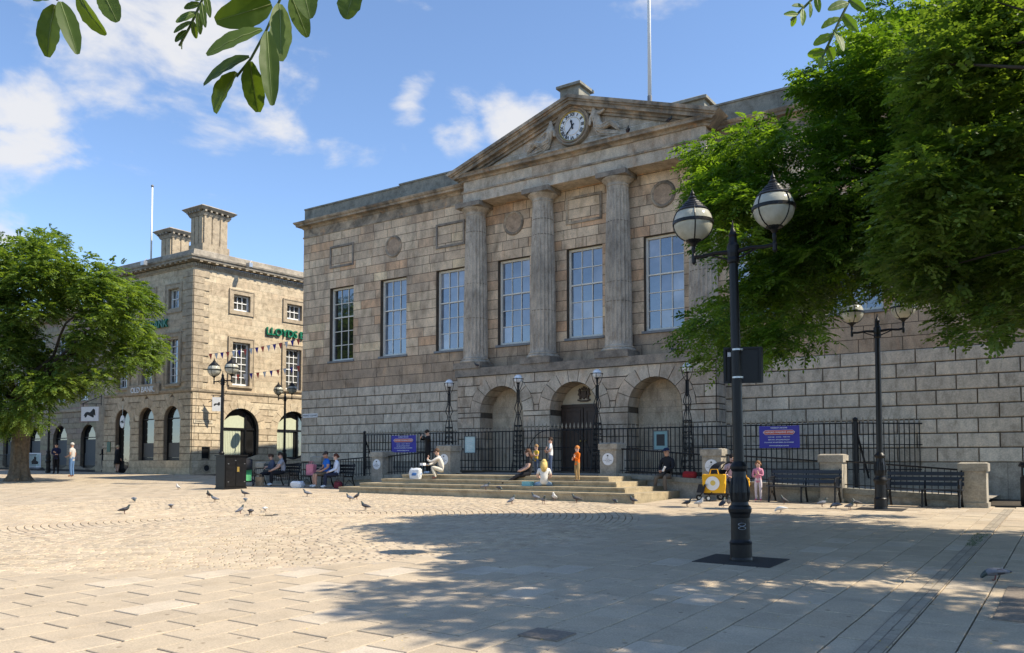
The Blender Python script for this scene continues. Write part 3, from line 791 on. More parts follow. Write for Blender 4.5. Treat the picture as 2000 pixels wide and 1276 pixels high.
for x in COLX:
    c = inst('column', shaft, hall, (x, CYY, 0))
    for nm, me in (('capital',cap),('abacus',aba),('base',bas),('pedestal',pln)): inst(nm, me, c, (x, CYY, 0))
    for z in sorted(rs.sample([5.0,5.7,6.4,7.1,7.9,8.6,9.2], 3)):
        rr = .502-(z-4.14)*.0185; inst('drum_joint', MB().lathe([(rr*.985,-.006),(rr*1.0,-.006),(rr*1.0,.006),(rr*.985,.006)], n=40).mesh('drum_joint', ['joint']), c, (x, CYY, z))
# entablature and pediment
EA, EB = -20.22, -9.98
def course(mb, x0, x1, y0, y1, z0, z1, lo, hi, t=None):
    x = x0
    while x < x1-.05:
        e = x+rs.uniform(lo, hi)
        if e > x1-.5: e = x1
        mb.box(x+.002, e-.002, y0+rs.uniform(0,.003), y1, z0, z1, t=t or tone2(0,0)); x = e
mb = Pieces('entablature_stone', 'ashlar', hall)
course(mb, EA, EB, PY, WY, 10.355, 10.76, 1.5, 3.2)
course(mb, EA+.01, EB-.01, PY+.02, WY, 10.832, 11.248, 1.4, 2.6)
mb = MB(); mb.sweep([(EA,WY),(EA,PY),(EB,PY),(EB,WY)], [(-.02,10.762),(.045,10.762),(.05,10.83),(-.02,10.83)]); mb.build('taenia', 'cornice_stone', hall)
cp = [(-.05,11.25),(.03,11.25),(.05,11.31),(.09,11.34),(.24,11.36),(.25,11.44),(.30,11.50),(-.05,11.54)]
mb = MB(); mb.sweep([(EA,WY),(EA,PY),(EB,PY),(EB,WY)], cp); mb.build('pediment_cornice', 'cornice_stone', hall)
apx, bz = 13.16, 11.53
mb = MB(); n = 9
for i in range(5):                       # tympanum stones in courses
    z0, z1 = bz+i*.32, bz+(i+1)*.32
    sl = (apx-bz)/5.12
    h0 = 5.05-(z0-bz)/sl; h1 = max(.02, 5.05-(z1-bz)/sl)
    if h0 < .2: break
    blocks(mb, lambda u, d, z: (u, PY+.06+d, z), XC-h0, XC+h0, z0, min(z1, apx+.3), [], lambda: rs.uniform(.7,1.3), tone2, rs, 0., .1)
mb.box(XC-5, XC+5, PY+.08, PY+.3, bz-.1, bz+.02)
mb.add([(XC-5.3,PY+.075,bz),(XC+5.3,PY+.075,bz),(XC,PY+.075,apx+.2)], [(0,1,2)])
mb.build('tympanum', 'ashlar', hall, kind='stuff')
tx, tzp, az = 5.72, 11.54, 13.46
for sx, nm in ((-1,'raking_cornice'),(1,'raking_cornice')):
    mb = MB(); sl = (az-tzp)/tx
    for (th0, th1, y0) in ((0,.13,25.80),(.13,.20,25.86),(.20,.34,25.92),(.34,.44,26.08),(.44,.54,26.16)):
        poly = [(0, az-th1), (sx*(tx-th1*.9), tzp+.9*th1*sl-th1+.02), (sx*(tx-th0*.9), tzp+.9*th0*sl-th0+.02), (0, az-th0)]
        poly = [(XC+u, z) for u, z in poly]
        if sx < 0: poly = poly[::-1]
        mb.prism(poly, lambda u, d, z: (u, d, z), y0, PY+.5, back=True)
    o = mb.build(nm, 'cornice_stone', hall); fixnormals(o.data)
mb = MB(); mb.add([(XC-5.65,PY+.5,11.5),(XC,PY+.5,13.40),(XC+5.65,PY+.5,11.5),(XC-5.65,36,11.5),(XC,36,13.40),(XC+5.65,36,11.5)], [(0,1,4,3),(1,2,5,4),(3,4,5),(0,2,1)])
mb.build('roof', 'slate', hall)
for (x0,x1,y0,y1,z0,z1) in ((-16.25,-15.42,27.2,28.1,12.9,14.42),(-12.1,-10.72,28.0,29.0,11.8,12.98),(-19.5,-18.1,28.0,29.0,11.8,12.98)):
    mb = MB(); mb.box(x0,x1,y0,y1,z0,z1); mb.box(x0-.12,x1+.12,y0-.12,y1+.12,z1+.002,z1+.10); mb.frustum(((x0+x1)/2,(y0+y1)/2), x1-x0+.2, y1-y0+.2, x1-x0, y1-y0, z1+.102, z1+.17)
    mb.build('chimney_block', 'coping_stone', hall)
# clock
CKZ, CKY = 12.36, PY-.03
ns = 48
def ringmesh(c, y, prof, mat, name, parent):
    m = MB()
    for i in range(ns):
        A, B = 2*PI*i/ns, 2*PI*(i+1)/ns
        for j in range(len(prof)-1):
            m.add([(c[0]+prof[q][0]*math.cos(w), y+prof[q][1], c[1]+prof[q][0]*math.sin(w)) for q, w in ((j,A),(j,B),(j+1,B),(j+1,A))], [(0,1,2,3)])
    return m.build(name, mat, parent, smooth=True)
clock = ringmesh((XC,CKZ), CKY, [(.545,-.02),(.57,-.10),(.60,-.11),(.62,-.06),(.66,-.09),(.70,-.12),(.73,-.08),(.74,.12)], 'cornice_stone', 'clock', hall)
MB().add([(XC+.53*math.cos(2*PI*i/ns), CKY-.03, CKZ+.53*math.sin(2*PI*i/ns)) for i in range(ns)], [tuple(range(ns))]).build('clock_dial', 'clock_white', clock)
ringmesh((XC,CKZ), CKY-.034, [(.515,0),(.52,-.02),(.545,-.03),(.55,0)], 'gilt', 'gilt_rim', clock)
ringmesh((XC,CKZ), CKY-.034, [(.325,0),(.33,-.006),(.34,0)], 'gilt', 'inner_ring', clock)
for k, s in enumerate('XII I II III IIII V VI VII VIII IX X XI'.split()):
    w = PI/2-2*PI*k/12; me = text_mesh(s, .17, 'clock_black', .004, .004)
    o = link('numeral', me, clock, True); u = Vector((math.sin(w),0,-math.cos(w))); up = Vector((math.cos(w),0,math.sin(w)))
    place(o, (XC+.43*math.cos(w), CKY-.04, CKZ+.43*math.sin(w)), u, up, (0,-1,0))
for nm, ang, ln, wd in (('hour_hand', 2*PI*(11+37/60)/12, .27, .05), ('minute_hand', 2*PI*37/60, .42, .032)):
    w = PI/2-ang; m = MB(); c_, s_ = math.cos(w), math.sin(w)
    poly = [(-.12,-wd*.5),(ln*.55,-wd*.5),(ln*.65,-wd),(ln,0),(ln*.65,wd),(ln*.55,wd*.5),(-.12,wd*.5)]
    m.prism([(XC+a*c_-b*s_, CKZ+a*s_+b*c_) for a, b in poly], lambda u, d, z: (u, CKY-.05+d, z), -.012, .0); o = m.build(nm, 'clock_black', clock); fixnormals(o.data)
# reclining figures either side of the clock
def relief(pts, edges, rad, name, label):
    me = skin(name, [(XC+x, PY-.05+y, z) for x, y, z in pts], edges, rad, 1); me.materials.append(MATS['statue_stone'])
    o = link(name, me, hall); o['label'] = label
    fd = MB(); r2 = random.Random(len(label)); P3 = [Vector((XC+x, PY-.05+y, z)) for x, y, z in pts]
    for (a, b, ra, rb) in ((0,9,.16,.13),(9,10,.14,.11),(10,11,.11,.06),(0,12,.15,.13),(12,13,.14,.1),(13,14,.1,.05),(1,0,.15,.16)):
        for q in range(4):
            w = -1.9+q*.75; off = lambda r_: Vector((0, -abs(math.cos(w*.6))*r_, math.sin(w)*r_))
            fd.tube([P3[a]+off(ra*1.02), (P3[a]+P3[b])/2+off((ra+rb)/2*1.12)+Vector((r2.uniform(-.03,.03),0,r2.uniform(-.03,.03))), P3[b]+off(rb*1.02)], [.012,.026,.010], 5)
    fd.build('drapery', 'statue_stone', o)
    return o
for sx, lab in ((-1,'carved reclining figure left of the clock'),(1,'carved seated figure right of the clock')):
    if sx < 0: pts = [(-.95,0,12.0),(-.93,-.02,12.25),(-.92,-.03,12.47),(-.9,-.05,12.62),(-.9,-.05,12.76),(-1.1,-.08,12.38),(-1.32,-.1,12.22),(-.74,-.06,12.35),(-.72,-.1,12.08),(-1.25,-.06,11.86),(-1.55,-.1,12.02),(-1.95,-.05,11.72),(-1.2,0,11.75),(-1.7,0,11.66),(-2.2,0,11.62)]
    else: pts = [(1.0,0,12.1),(.97,-.02,12.38),(.95,-.03,12.62),(.93,-.05,12.80),(.92,-.05,12.96),(1.2,-.08,12.55),(1.42,-.1,12.66),(.80,-.06,12.5),(.78,-.1,12.15),(1.3,-.06,12.0),(1.65,-.1,12.10),(2.0,-.05,11.78),(1.25,0,11.85),(1.75,0,11.72),(2.3,0,11.63)]
    e = [(0,1),(1,2),(2,3),(3,4),(2,5),(5,6),(2,7),(7,8),(0,9),(9,10),(10,11),(0,12),(12,13),(13,14)]
    relief(pts, e, [.19,.17,.16,.07,.105,.07,.05,.07,.055,.16,.13,.07,.16,.12,.06], 'carved_figure', lab)
    mb = MB(); x0, x1 = sorted((XC+sx*.55, XC+sx*2.3)); mb.box(x0, x1, PY-.14, PY+.05, 11.545, 11.64); mb.build('figure_plinth', 'statue_stone', hall)
# street name plate and the hall flagpole
np_ = MB(); np_.box(-30.35,-29.35,WY-.075,WY-.052,2.05,2.24); o = np_.build('street_nameplate', 'sign_white', None); tag(o, 'white street nameplate on the left corner of the court house', 'sign')
t = link('lettering', text_mesh('MARKET SQUARE', .12, 'clock_black', .002), o, True); place(t, (-29.85, WY-.078, 2.145), (1,0,0), (0,0,1), (0,-1,0))
fpole = thing('flagpole', 'tall white flagpole rising behind the court house pediment', 'flagpole', (-13.3, 29.0, 12.0))
MB().tube([(-13.3,29,12.0),(-13.3,29,14.1)], .09, 10).build('socket', 'lead', fpole)
MB().tube([(-13.3,29,13.9),(-13.3,29,18),(-13.28,29,24)], [.075,.065,.05], 10).build('pole', 'bright_white', fpole, smooth=True)
# ------------------------------------------------------------------ forecourt: terrace, steps, ramp walls, piers, railings
def ramp_z(x):
    a = abs(x-XC); return -.38 if a < 3.3 else -.38-(a-3.3)*.0505
mb = MB(); xs = [-28.4,-24.8,-21.55,-18.4,-11.8,-8.6,-5.35,-1.8]
for a, b in zip(xs[:-1], xs[1:]):
    mb.add([(a,23.0,ramp_z(a)-.05),(b,23.0,ramp_z(b)-.05),(b,WY,ramp_z(b)-.05),(a,WY,ramp_z(a)-.05)], [(0,1,2,3)])
    mb.add([(a,23.05,-1.4),(b,23.05,-1.4),(b,23.05,ramp_z(b)-.05),(a,23.05,ramp_z(a)-.05)], [(0,1,2,3)])
struct(mb.build('terrace_pavement', 'pier_stone'))
steps = thing('stone_steps', 'flight of four wide yellow stone steps before the court house', 'steps', (XC, 20, -1.03))
STEP = [(19.85,-20.57,-9.63,-.86),(20.32,-20.06,-10.14,-.73),(20.82,-19.54,-10.65,-.59),(21.32,-19.05,-11.15,-.45)]
rs = random.Random(4)
for i, (y, a, b, z) in enumerate(STEP):
    mb = MB(); x = a; zb = -1.3 if i == 0 else STEP[i-1][3]-.02
    yb = 23.0
    while x < b-.1:
        e = x+rs.uniform(1.3,1.9)
        if e > b-.7: e = b
        q = rs.uniform(.9,1.08); t = (.43*q,.355*q,.235*q)
        mb.box(x+.002, e-.002, y+.02, yb, zb, z-.052, t=t)
        mb.box(x+.002, e-.002, y-.012, yb, z-.05, z, t=t); x = e
    mb.build('step', 'step_stone', steps)
def pier(x, top, label, base=None):
    zb = G(x,23)-.05 if base is None else base
    p = thing('stone_pier', label, 'pier', (x, 23.0, zb), group='stone piers along the forecourt wall')
    MB().box(x-.28,x+.28,22.72,23.28,zb,top-.22).build('shaft', 'pier_stone', p)
    m = MB(); m.box(x-.32,x+.32,22.68,23.32,top-.218,top-.035); m.frustum((x,23.0), .64,.64,.5,.5, top-.033, top); m.build('cap', 'pier_stone', p)
    MB().box(x-.315,x+.315,22.685,23.315,zb-.02,zb+.16 if base is None else zb+.14).build('base', 'pier_stone', p)
    return p
pier(-18.35, .57, 'tall stone pier behind the crouching woman, left of the step landing', -.52)
pier(-11.9, .57, 'tall stone pier with round plaque at the right top of the steps', -.52)
pier(-21.55, .37, 'stone pier with round plaque beyond the left end of the steps')
pier(-8.6, .37, 'stone pier with round plaque behind the pushchair')
pier(-24.8, .19, 'stone pier behind the seated couple on the left')
pier(-5.35, .19, 'stone pier between the two empty navy benches')
pier(-28.1, -.025, 'low stone pier behind the couple with the pram')
pier(-2.08, -.025, 'big stone pier ending the ramp wall near the litter bin')
def plaque(x, z, label):
    o = MB().lathe([(.19,-.012),(.19,.0),(.178,.006)], n=32).build('round_plaque', 'sign_white', None); tag(o, label, 'plaque', 'round plaques on the piers')
    o.matrix_basis = Matrix.Translation((x, 22.705, z)) @ Matrix.Rotation(PI/2, 4, 'X')
    MB().prism([(-.02,.085),(.02,.085),(.03,.12),(0,.135),(-.03,.12)], lambda u,d,zz: (x+u, 22.697+d, z+zz), -.002, .002).build('crest', 'clock_black', o)
    for k, (w, s) in enumerate(((.03,'THE'),(.13,'SHIRE HALL'),(.15,'GALLERY AND LIBRARY'),(.1,'STAFFORD'))):
        t = link('lettering', text_mesh(s, .028, 'worn_paint', .001), o); place(t, (x, 22.6965, z+.045-k*.042), (1,0,0), (0,0,1), (0,-1,0))
plaque(-21.55, -.12, 'white round plaque on the pier left of the steps')
plaque(-18.35, .06, 'white round plaque half hidden by the crouching woman')
plaque(-11.9, .06, 'white round plaque on the tall pier at the right of the steps')
plaque(-8.6, -.14, 'white round plaque on the pier behind the yellow bag')
PX = [-28.1,-24.8,-21.55,-18.35,-11.9,-8.6,-5.35,-2.08]
TOPS = {-28.1:-.025,-24.8:.19,-21.55:.37,-18.35:.57,-11.9:.57,-8.6:.37,-5.35:.19,-2.08:-.025}
where = {0:'behind the couple with the pram',1:'behind the couple in blue and white',2:'left of the steps behind the shopping bag',4:'behind the man in the cap',5:'behind the first navy bench',6:'behind the second navy bench'}
bar1 = MB().box(-.009,.009,-.009,.009,0,1).mesh('bar', ['black_iron'])
for i in range(7):
    if i == 3: continue
    a, b = PX[i]+.285, PX[i+1]-.285
    w = thing('ramp_wall', 'low stone ramp wall with coping '+where[i], 'wall', ((a+b)/2, 23.0, G((a+b)/2,23)))
    ca, cb = ramp_z(a)+.02, ramp_z(b)+.02
    m = MB(); m.add([(a,22.86,-1.4),(b,22.86,-1.4),(b,22.86,cb-.14),(a,22.86,ca-.14)], [(0,1,2,3)]); m.build('wall_face', 'pier_stone', w)
    m = MB(); q = 3
    for k in range(q):
        u0, u1 = a+(b-a)*k/q+.002, a+(b-a)*(k+1)/q-.002; z0, z1 = ca+(cb-ca)*k/q, ca+(cb-ca)*(k+1)/q
        m.add([(u0,22.78,z0-.14),(u1,22.78,z1-.14),(u1,22.78,z1),(u0,22.78,z0),(u0,23.24,z0-.14),(u1,23.24,z1-.14),(u1,23.24,z1),(u0,23.24,z0)], [(0,1,2,3),(3,2,6,7),(0,4,5,1),(1,5,6,2),(4,0,3,7)])
    m.build('coping', 'coping_stone', w)
    r_ = thing('ramp_railing', 'black low iron railing on the ramp wall '+where[i], 'railing', ((a+b)/2, 23.0, (ca+cb)/2))
    ra, rb = TOPS[PX[i]]-.19, TOPS[PX[i+1]]-.19
    for nm, o_, th in (('top_rail',0,.022),('lower_rail',None,.012)):
        za, zb = (ra, rb) if o_ == 0 else (ca+.09, cb+.09)
        MB().tube([(a,23,za),(b,23,zb)], th, 8).build(nm, 'black_iron', r_)
    n = int((b-a)/.135)
    for k in range(n):
        u = a+(k+.5)*(b-a)/n; f = (u-a)/(b-a); z0 = ca+(cb-ca)*f; z1 = ra+(rb-ra)*f
        inst('bar', bar1, r_, (u, 23.0, z0), (0,0,0), (1,1,z1-z0))
# ------------------------------------------------------------------ tall spear railings
FY, FT, FB = 25.5, 1.108, -.40
fence = thing('spear_railings', 'tall black iron railings with spear tips across the court house front', 'railings', (XC, FY, FB))
barm = MB().box(-.013,.013,-.013,.013,0,1).mesh('bar', ['black_iron'])
tip = MB().lathe([(.012,0),(.013,.02),(.03,.06),(.026,.10),(.004,.2)], n=6, sy=.6).mesh('spear_tip', ['spear_tip'])
GX0, GX1 = -16.75, -13.95
def fence_run(p, q, gate=False, step=.157):
    p, q = Vector(p), Vector(q); L_ = (q-p).length; n = max(2, int(L_/step))
    for k in range(n):
        c = p+(q-p)*((k+.5)/n); zb = max(FB, ramp_z(c.x)-.05)+.06
        zt = FT+(.06 if gate else 0)
        b = inst('bar', barm, fence, (c.x, c.y, zb), (0,0,0), (.75 if gate else 1, .75 if gate else 1, zt-zb))
        inst('spear_tip', tip, b, (c.x, c.y, zt-.02), (0,0,0), (1.25 if gate else 1,1,1.1 if gate else 1))
    for z, th in ((FT,.022),(FT-.62,.014),(FB+.16,.018)):
        MB().tube([(p.x,p.y,z if z > 0 else max(z, ramp_z(p.x)+.09)),(q.x,q.y,z if z > 0 else max(z, ramp_z(q.x)+.09))], th, 6).build('rail', 'black_iron', fence)
fence_run((-24.9,FY,0),(GX0,FY,0)); fence_run((GX0,FY,0),(GX1,FY,0), True); fence_run((GX1,FY,0),(-5.3,FY,0))
fence_run((-24.9,FY,0),(-26.4,WY-.05,0)); fence_run((-5.3,FY,0),(-3.75,WY-.05,0))
for x, y in ((-24.9,FY),(-5.3,FY)):
    m = MB(); m.tube([(x,y,-.9),(x,y,1.16)], .06, 10); m.ball((x,y,1.21), .07); m.tube([(x,y+.0,1.0),(x+.25,y+.5,-.5)], .03, 6); m.build('corner_post', 'black_iron', fence)
for sx in (-1, 1):
    c = (GX0+GX1)/2; pts = [(c+sx*(1.38-.9*(1-math.cos(w))), FY-.03, -.2+1.3*math.sin(w)) for w in [PI/2*k/10 for k in range(11)]]
    MB().tube(pts, .016, 6).build('gate_brace', 'black_iron', fence)
# ironwork lamp standards along the railings
def iron_lamp(x, label):
    L0 = thing('iron_lamp_standard', label, 'street lamp', (x, FY-.12, FB), group='iron lamp standards along the railings')
    y = FY-.12; prof = [(-.42,.21),(-.1,.17),(.3,.135),(.9,.118),(1.3,.112),(1.5,.09),(1.66,.05),(1.78,.05),(1.92,.105),(2.03,.09),(2.18,.045),(2.3,.036),(2.64,.036)]
    m = MB()
    for a in range(4):
        w = PI/4+a*PI/2
        m.tube([(x+r_*1.25*math.cos(w), y+r_*1.25*math.sin(w), z) for z, r_ in prof], .017, 6)
    for z, r_ in ((-.4,.21),(.3,.135),(1.3,.112),(1.72,.045),(2.2,.04)):
        m.box(x-r_,x+r_,y-r_,y+r_,z-.015,z+.015)
    m.tube([(x,y,2.1),(x,y,2.86)], .026, 8)
    m.build('post', 'black_iron', L0)
    m = MB()
    for k in range(9):                 # scrolls between the corner bars
        z = -.2+k*.185; r_ = .155-.0075*k if k < 3 else .128-.002*k
        for f_ in range(4):
            w = f_*PI/2; cx_, cy_ = x+r_*math.cos(w), y+r_*math.sin(w)
            for s in (-1, 1):
                pts = []
                for q in range(9):
                    th = PI*1.5*q/8; rr = .06*(1-q/13)
                    uu, vv = s*(rr*math.cos(th)-.02+.045), rr*math.sin(th)*1.1
                    pts.append((cx_-uu*math.sin(w), cy_+uu*math.cos(w), z+vv))
                m.tube(pts, .008, 4, cap=False)
    m.build('scrollwork', 'black_iron', L0, kind='stuff')
    m = MB()
    for a in range(4):
        w = a*PI/2+.3; m.tube([(x+r_*math.cos(w), y+r_*math.sin(w), z) for r_, z in ((.03,2.58),(.09,2.68),(.15,2.82),(.185,2.98),(.205,3.06))], .012, 6)
    for k in range(24):
        A, B = 2*PI*k/24, 2*PI*(k+1)/24; m.tube([(x+.19*math.cos(A), y+.19*math.sin(A), 3.04),(x+.19*math.cos(B), y+.19*math.sin(B), 3.04)], .010, 4, cap=False)
    m.lathe([(.02,2.84),(.07,2.87),(.075,2.90)], (x,y,0), 12)
    m.build('cage', 'black_iron', L0)
    MB().ball((x,y,3.04), .158, 20, 12).build('globe', 'opal_globe', L0, smooth=True)
iron_lamp(-20.25, 'ornate iron lamp standard above the left tall pier')
iron_lamp(-17.0, 'ornate iron lamp standard left of the entrance gate')
iron_lamp(-13.7, 'ornate iron lamp standard right of the entrance gate')
iron_lamp(-10.4, 'ornate iron lamp standard before the right arch niche')
# banners and framed posters on the railings
def banner(x0, x1, z0, z1, label):
    b = thing('event_banner', label, 'banner', ((x0+x1)/2, FY-.06, z0), group='blue banners tied to the railings')
    m = MB(); nx, nz = 10, 5
    vs = [(x0+(x1-x0)*i/nx, FY-.055+.012*math.sin(i*1.3+j), z0+(z1-z0)*j/nz-.012*math.sin(PI*i/nx)*(j == nz)) for j in range(nz+1) for i in range(nx+1)]
    m.add(vs, [(j*(nx+1)+i, j*(nx+1)+i+1, (j+1)*(nx+1)+i+1, (j+1)*(nx+1)+i) for j in range(nz) for i in range(nx)]); m.build('sheet', 'banner_blue', b, smooth=True)
    c = (x0+x1)/2; h = z1-z0; w = x1-x0
    f_ = lambda u, d, z: (c+u, FY-.082+d, z0+z)
    def lens(hw, hh, zc): return [(-hw,zc),(-hw+hh,zc-hh),(hw-hh,zc-hh),(hw,zc),(hw-hh,zc+hh),(-hw+hh,zc+hh)]
    MB().prism(lens(w*.40,h*.105,h*.70), f_, .004, .008).build('title_border', 'sign_white', b)
    MB().prism(lens(w*.392,h*.092,h*.70), f_, .000, .003).build('title_panel', 'banner_red', b)
    for s, sz, zc in (('THURSDAY 2ND JUNE',.052,.90),('STAFFORD WALKING STREET',.074,.70),('COURTYARD     LIVE MUSIC     STREET FOOD',.034,.49),('20TH MAY, 30TH JUNE, 8TH JULY',.045,.37),('5TH AUGUST, 8TH SEPTEMBER, 4TH NOVEMBER',.043,.25),('WWW.STAFFORDBC.GOV.UK',.045,.10)):
        t = link('lettering', text_mesh(s, sz*w/1.25, 'sign_white', .001, .0012), b); place(t, (c, FY-.086, z0+zc*h), (1,0,0), (0,0,1), (0,-1,0))
    return b
banner(-23.32, -21.99, .36, 1.05, 'blue event banner on the railings beside the standing youth')
banner(-8.09, -6.87, .40, 1.08, 'blue event banner on the railings behind the navy bench')
def poster(x0, x1, z0, z1, mat, label, ink):
    b = thing('poster_frame', label, 'poster', ((x0+x1)/2, FY-.06, z0))
    m = MB()
    for q in ((x0,x1,z1-.03,z1),(x0,x1,z0,z0+.03),(x0,x0+.03,z0+.03,z1-.03),(x1-.03,x1,z0+.03,z1-.03)): m.prism(rect(*q), lambda u,d,z: (u,FY-.075+d,z), -.015, .03)
    m.build('frame', 'worn_paint', b)
    MB().prism(rect(x0+.03,x1-.03,z0+.03,z1-.03), lambda u,d,z: (u,FY-.075+d,z), .0, .02).build('sheet', mat, b)
    if ink: MB().prism(rect(x0+.12,x1-.13,z0+.15,z1-.13), lambda u,d,z: (u,FY-.078+d,z), .0, .002).build('picture', 'poster_ink', b)
    else:
        for k in range(6): MB().prism(rect(x0+.1,x1-.1-.04*(k%3),z1-.14-k*.085,z1-.115-k*.085), lambda u,d,z: (u,FY-.078+d,z), .0, .002).build('text_line', 'steel', b)
poster(-19.53, -18.98, .30, .97, 'poster_pale', 'pale green framed notice on the railings right of the left lamp', False)
poster(-11.63, -11.09, .36, 1.02, 'poster_teal', 'teal framed poster on the railings above the man in the cap', True)
# ------------------------------------------------------------------ the bank on the corner
BC = Vector((-40.0, 27.6, 0)); TH = math.radians(4); BG = -.75
bu = Vector((math.sin(TH), math.cos(TH), 0)); bn = Vector((math.cos(TH), -math.sin(TH), 0))
fR = lambda u, d, z: tuple(BC+bu*u-bn*d+Vector((0,0,z)))         # right (sunlit) face, u runs away from the corner
fL = lambda u, d, z: (BC.x+u, BC.y+d, z)                          # left face, u negative to the left
bank = thing('corner_bank', 'three storey cream stone corner bank with arched windows and big chimneys', 'building', (BC.x-4, BC.y+4, BG))
rs = random.Random(33)
LR, LL = 13.0, 8.65
hR = [('rect',2.48,3.58,8.66,9.60),('rect',6.15,7.27,8.66,9.60),('rect',2.45,3.60,4.34,6.84),('rect',6.12,7.26,4.34,6.84),('arch',3.08,1.18,1.86,.12),('arch',6.75,1.18,1.86,.12),('rect',.64,1.12,.14,.76),('rect',9.9,11.0,8.66,9.6),('rect',9.9,11.0,4.34,6.84)]
hL = [('rect',-2.28,-1.28,8.55,9.72),('rect',-4.75,-3.75,8.55,9.72),('rect',-7.25,-6.25,8.55,9.72),('rect',-2.30,-1.26,4.30,6.96),('rect',-4.77,-3.73,4.30,6.96),('rect',-7.27,-6.23,4.30,6.96),('arch',-1.77,.76,2.33,.04),('arch',-4.22,.76,2.33,.04),('arch',-6.64,.77,2.29,BG)]
mb = MB(); core(mb, fR, 0, LR, BG-.3, 10.8, hR, .012, .3); core(mb, fL, -LL, 0, BG-.3, 10.8, hL, .012, .3)
mb.add([fL(-LL,.012,BG-.3), fL(-LL,9,BG-.3), fL(-LL,9,10.8), fL(-LL,.012,10.8)], [(0,1,2,3)])
mb.build('wall_core', 'bank_joint', bank)
def btone(e, z):
    c = rs.choice([(.58,.485,.345),(.55,.45,.315),(.61,.51,.365),(.52,.42,.295),(.57,.465,.325)]); q = rs.uniform(.92,1.07); return tuple(v*q for v in c)
mb = Pieces('stone_block', 'bank_ashlar', bank); far_b = MB(); Lb = lambda: rs.choice([.8,1.1,1.4,1.7])
zr = [4.0+.355*k for k in range(19)]+[10.74]
for f_, a, b, hs in ((fR,0,7.8,hR),(fL,-LL,0,hL),(fR,7.8,LR,hR)):
    if a > 7: mb = far_b
    for z0, z1 in zip(zr[:-1], zr[1:]): blocks(mb, f_, a, b, z0, z1, hs, Lb, btone, rs, 0., .04, .008, .002)
    zg = [BG-.2,-.35,.04]+[.04+.376*k for k in range(1,11)]
    for i, (z0, z1) in enumerate(zip(zg[:-1], zg[1:])):
        h2 = [h if h[0] == 'rect' else ('arch', h[1], h[2]+(.0 if z1 < h[3]+.1 else .48), h[3]-(.0 if z1 < h[3]+.1 else .1), h[4]) for h in hs]
        blocks(mb, f_, a, b, z0, z1, h2, 4.5 if i > 1 else 1.5, btone, rs, .035 if i > 1 else .07, .02, .04 if i > 1 else .01, .002, start=a+(.4 if i % 2 else 1.2))
    for h in hs:                       # arch stones
        if h[0] != 'arch' or not a < h[1] < b: continue
        uc, r_, zs, zb = h[1:]; nv = 9
        for k in range(nv):
            A, B = PI*k/nv, PI*(k+1)/nv; ro = r_+.50
            P = []
            for rr, ws in ((r_+.004,(B-.01,(A+B)/2,A+.01)),(ro,(A+.008,(A+B)/2,B-.008))):
                for w in ws:
                    q = rr
                    if rr == ro and zs+q*math.sin(w) > 3.78: q = (3.78-zs)/math.sin(w)
                    P.append((uc+q*math.cos(w), zs+q*math.sin(w)))
            mb.prism([P[2],P[3],P[4],P[5],P[0],P[1]], f_, -.045, .02, 0, btone(0,0))
far_b.build('far_stone_blocks', 'bank_ashlar', bank, kind='stuff')
for k in range(18):                    # quoins
    z0 = 4.02+k*.365; w = .95 if k % 2 else .62
    m = MB(); m.prism(rect(.0,w,z0+.012,z0+.35), fR, -.05, .01); m.prism(rect(-w,.0,z0+.012,z0+.35), fL, -.05, .01)
    m.build('quoin', 'bank_trim', bank)
pathB = [tuple(fL(-LL,0,0)[:2]), (BC.x, BC.y), tuple(fR(LR,0,0)[:2])]
m = MB(); m.sweep(pathB, [(0,3.80),(.05,3.80),(.09,3.86),(.11,3.95),(.11,3.99),(0,4.01)]); m.build('string_course', 'bank_trim', bank)
m = MB(); m.sweep(pathB, [(0,10.72),(.05,10.74),(.06,10.80),(.06,10.98),(.0,10.98)]); m.build('bed_mould', 'bank_trim', bank)
m = MB(); m.sweep(pathB, [(0,11.0),(.38,11.08),(.40,11.18),(.46,11.23),(.48,11.32),(.44,11.33),(.0,11.40)]); m.build('eaves_cornice', 'bank_roof', bank)
den = MB(); mod = MB()
for f_, a, b in ((fR,.0,LR),(fL,-LL,.0)):
    n = int((b-a)/.13)
    for k in range(n):
        u = a+(k+.25)*(b-a)/n; den.prism(rect(u,u+.075,10.80,10.95), f_, -.115, -.058)
    n = int((b-a)/.48)
    for k in range(n):
        u = a+(k+.3)*(b-a)/n; mod.prism(rect(u,u+.17,11.0,11.10), f_, -.36, -.05)
den.build('dentils', 'bank_trim', bank, kind='stuff'); mod.build('modillions', 'bank_trim', bank, kind='stuff')
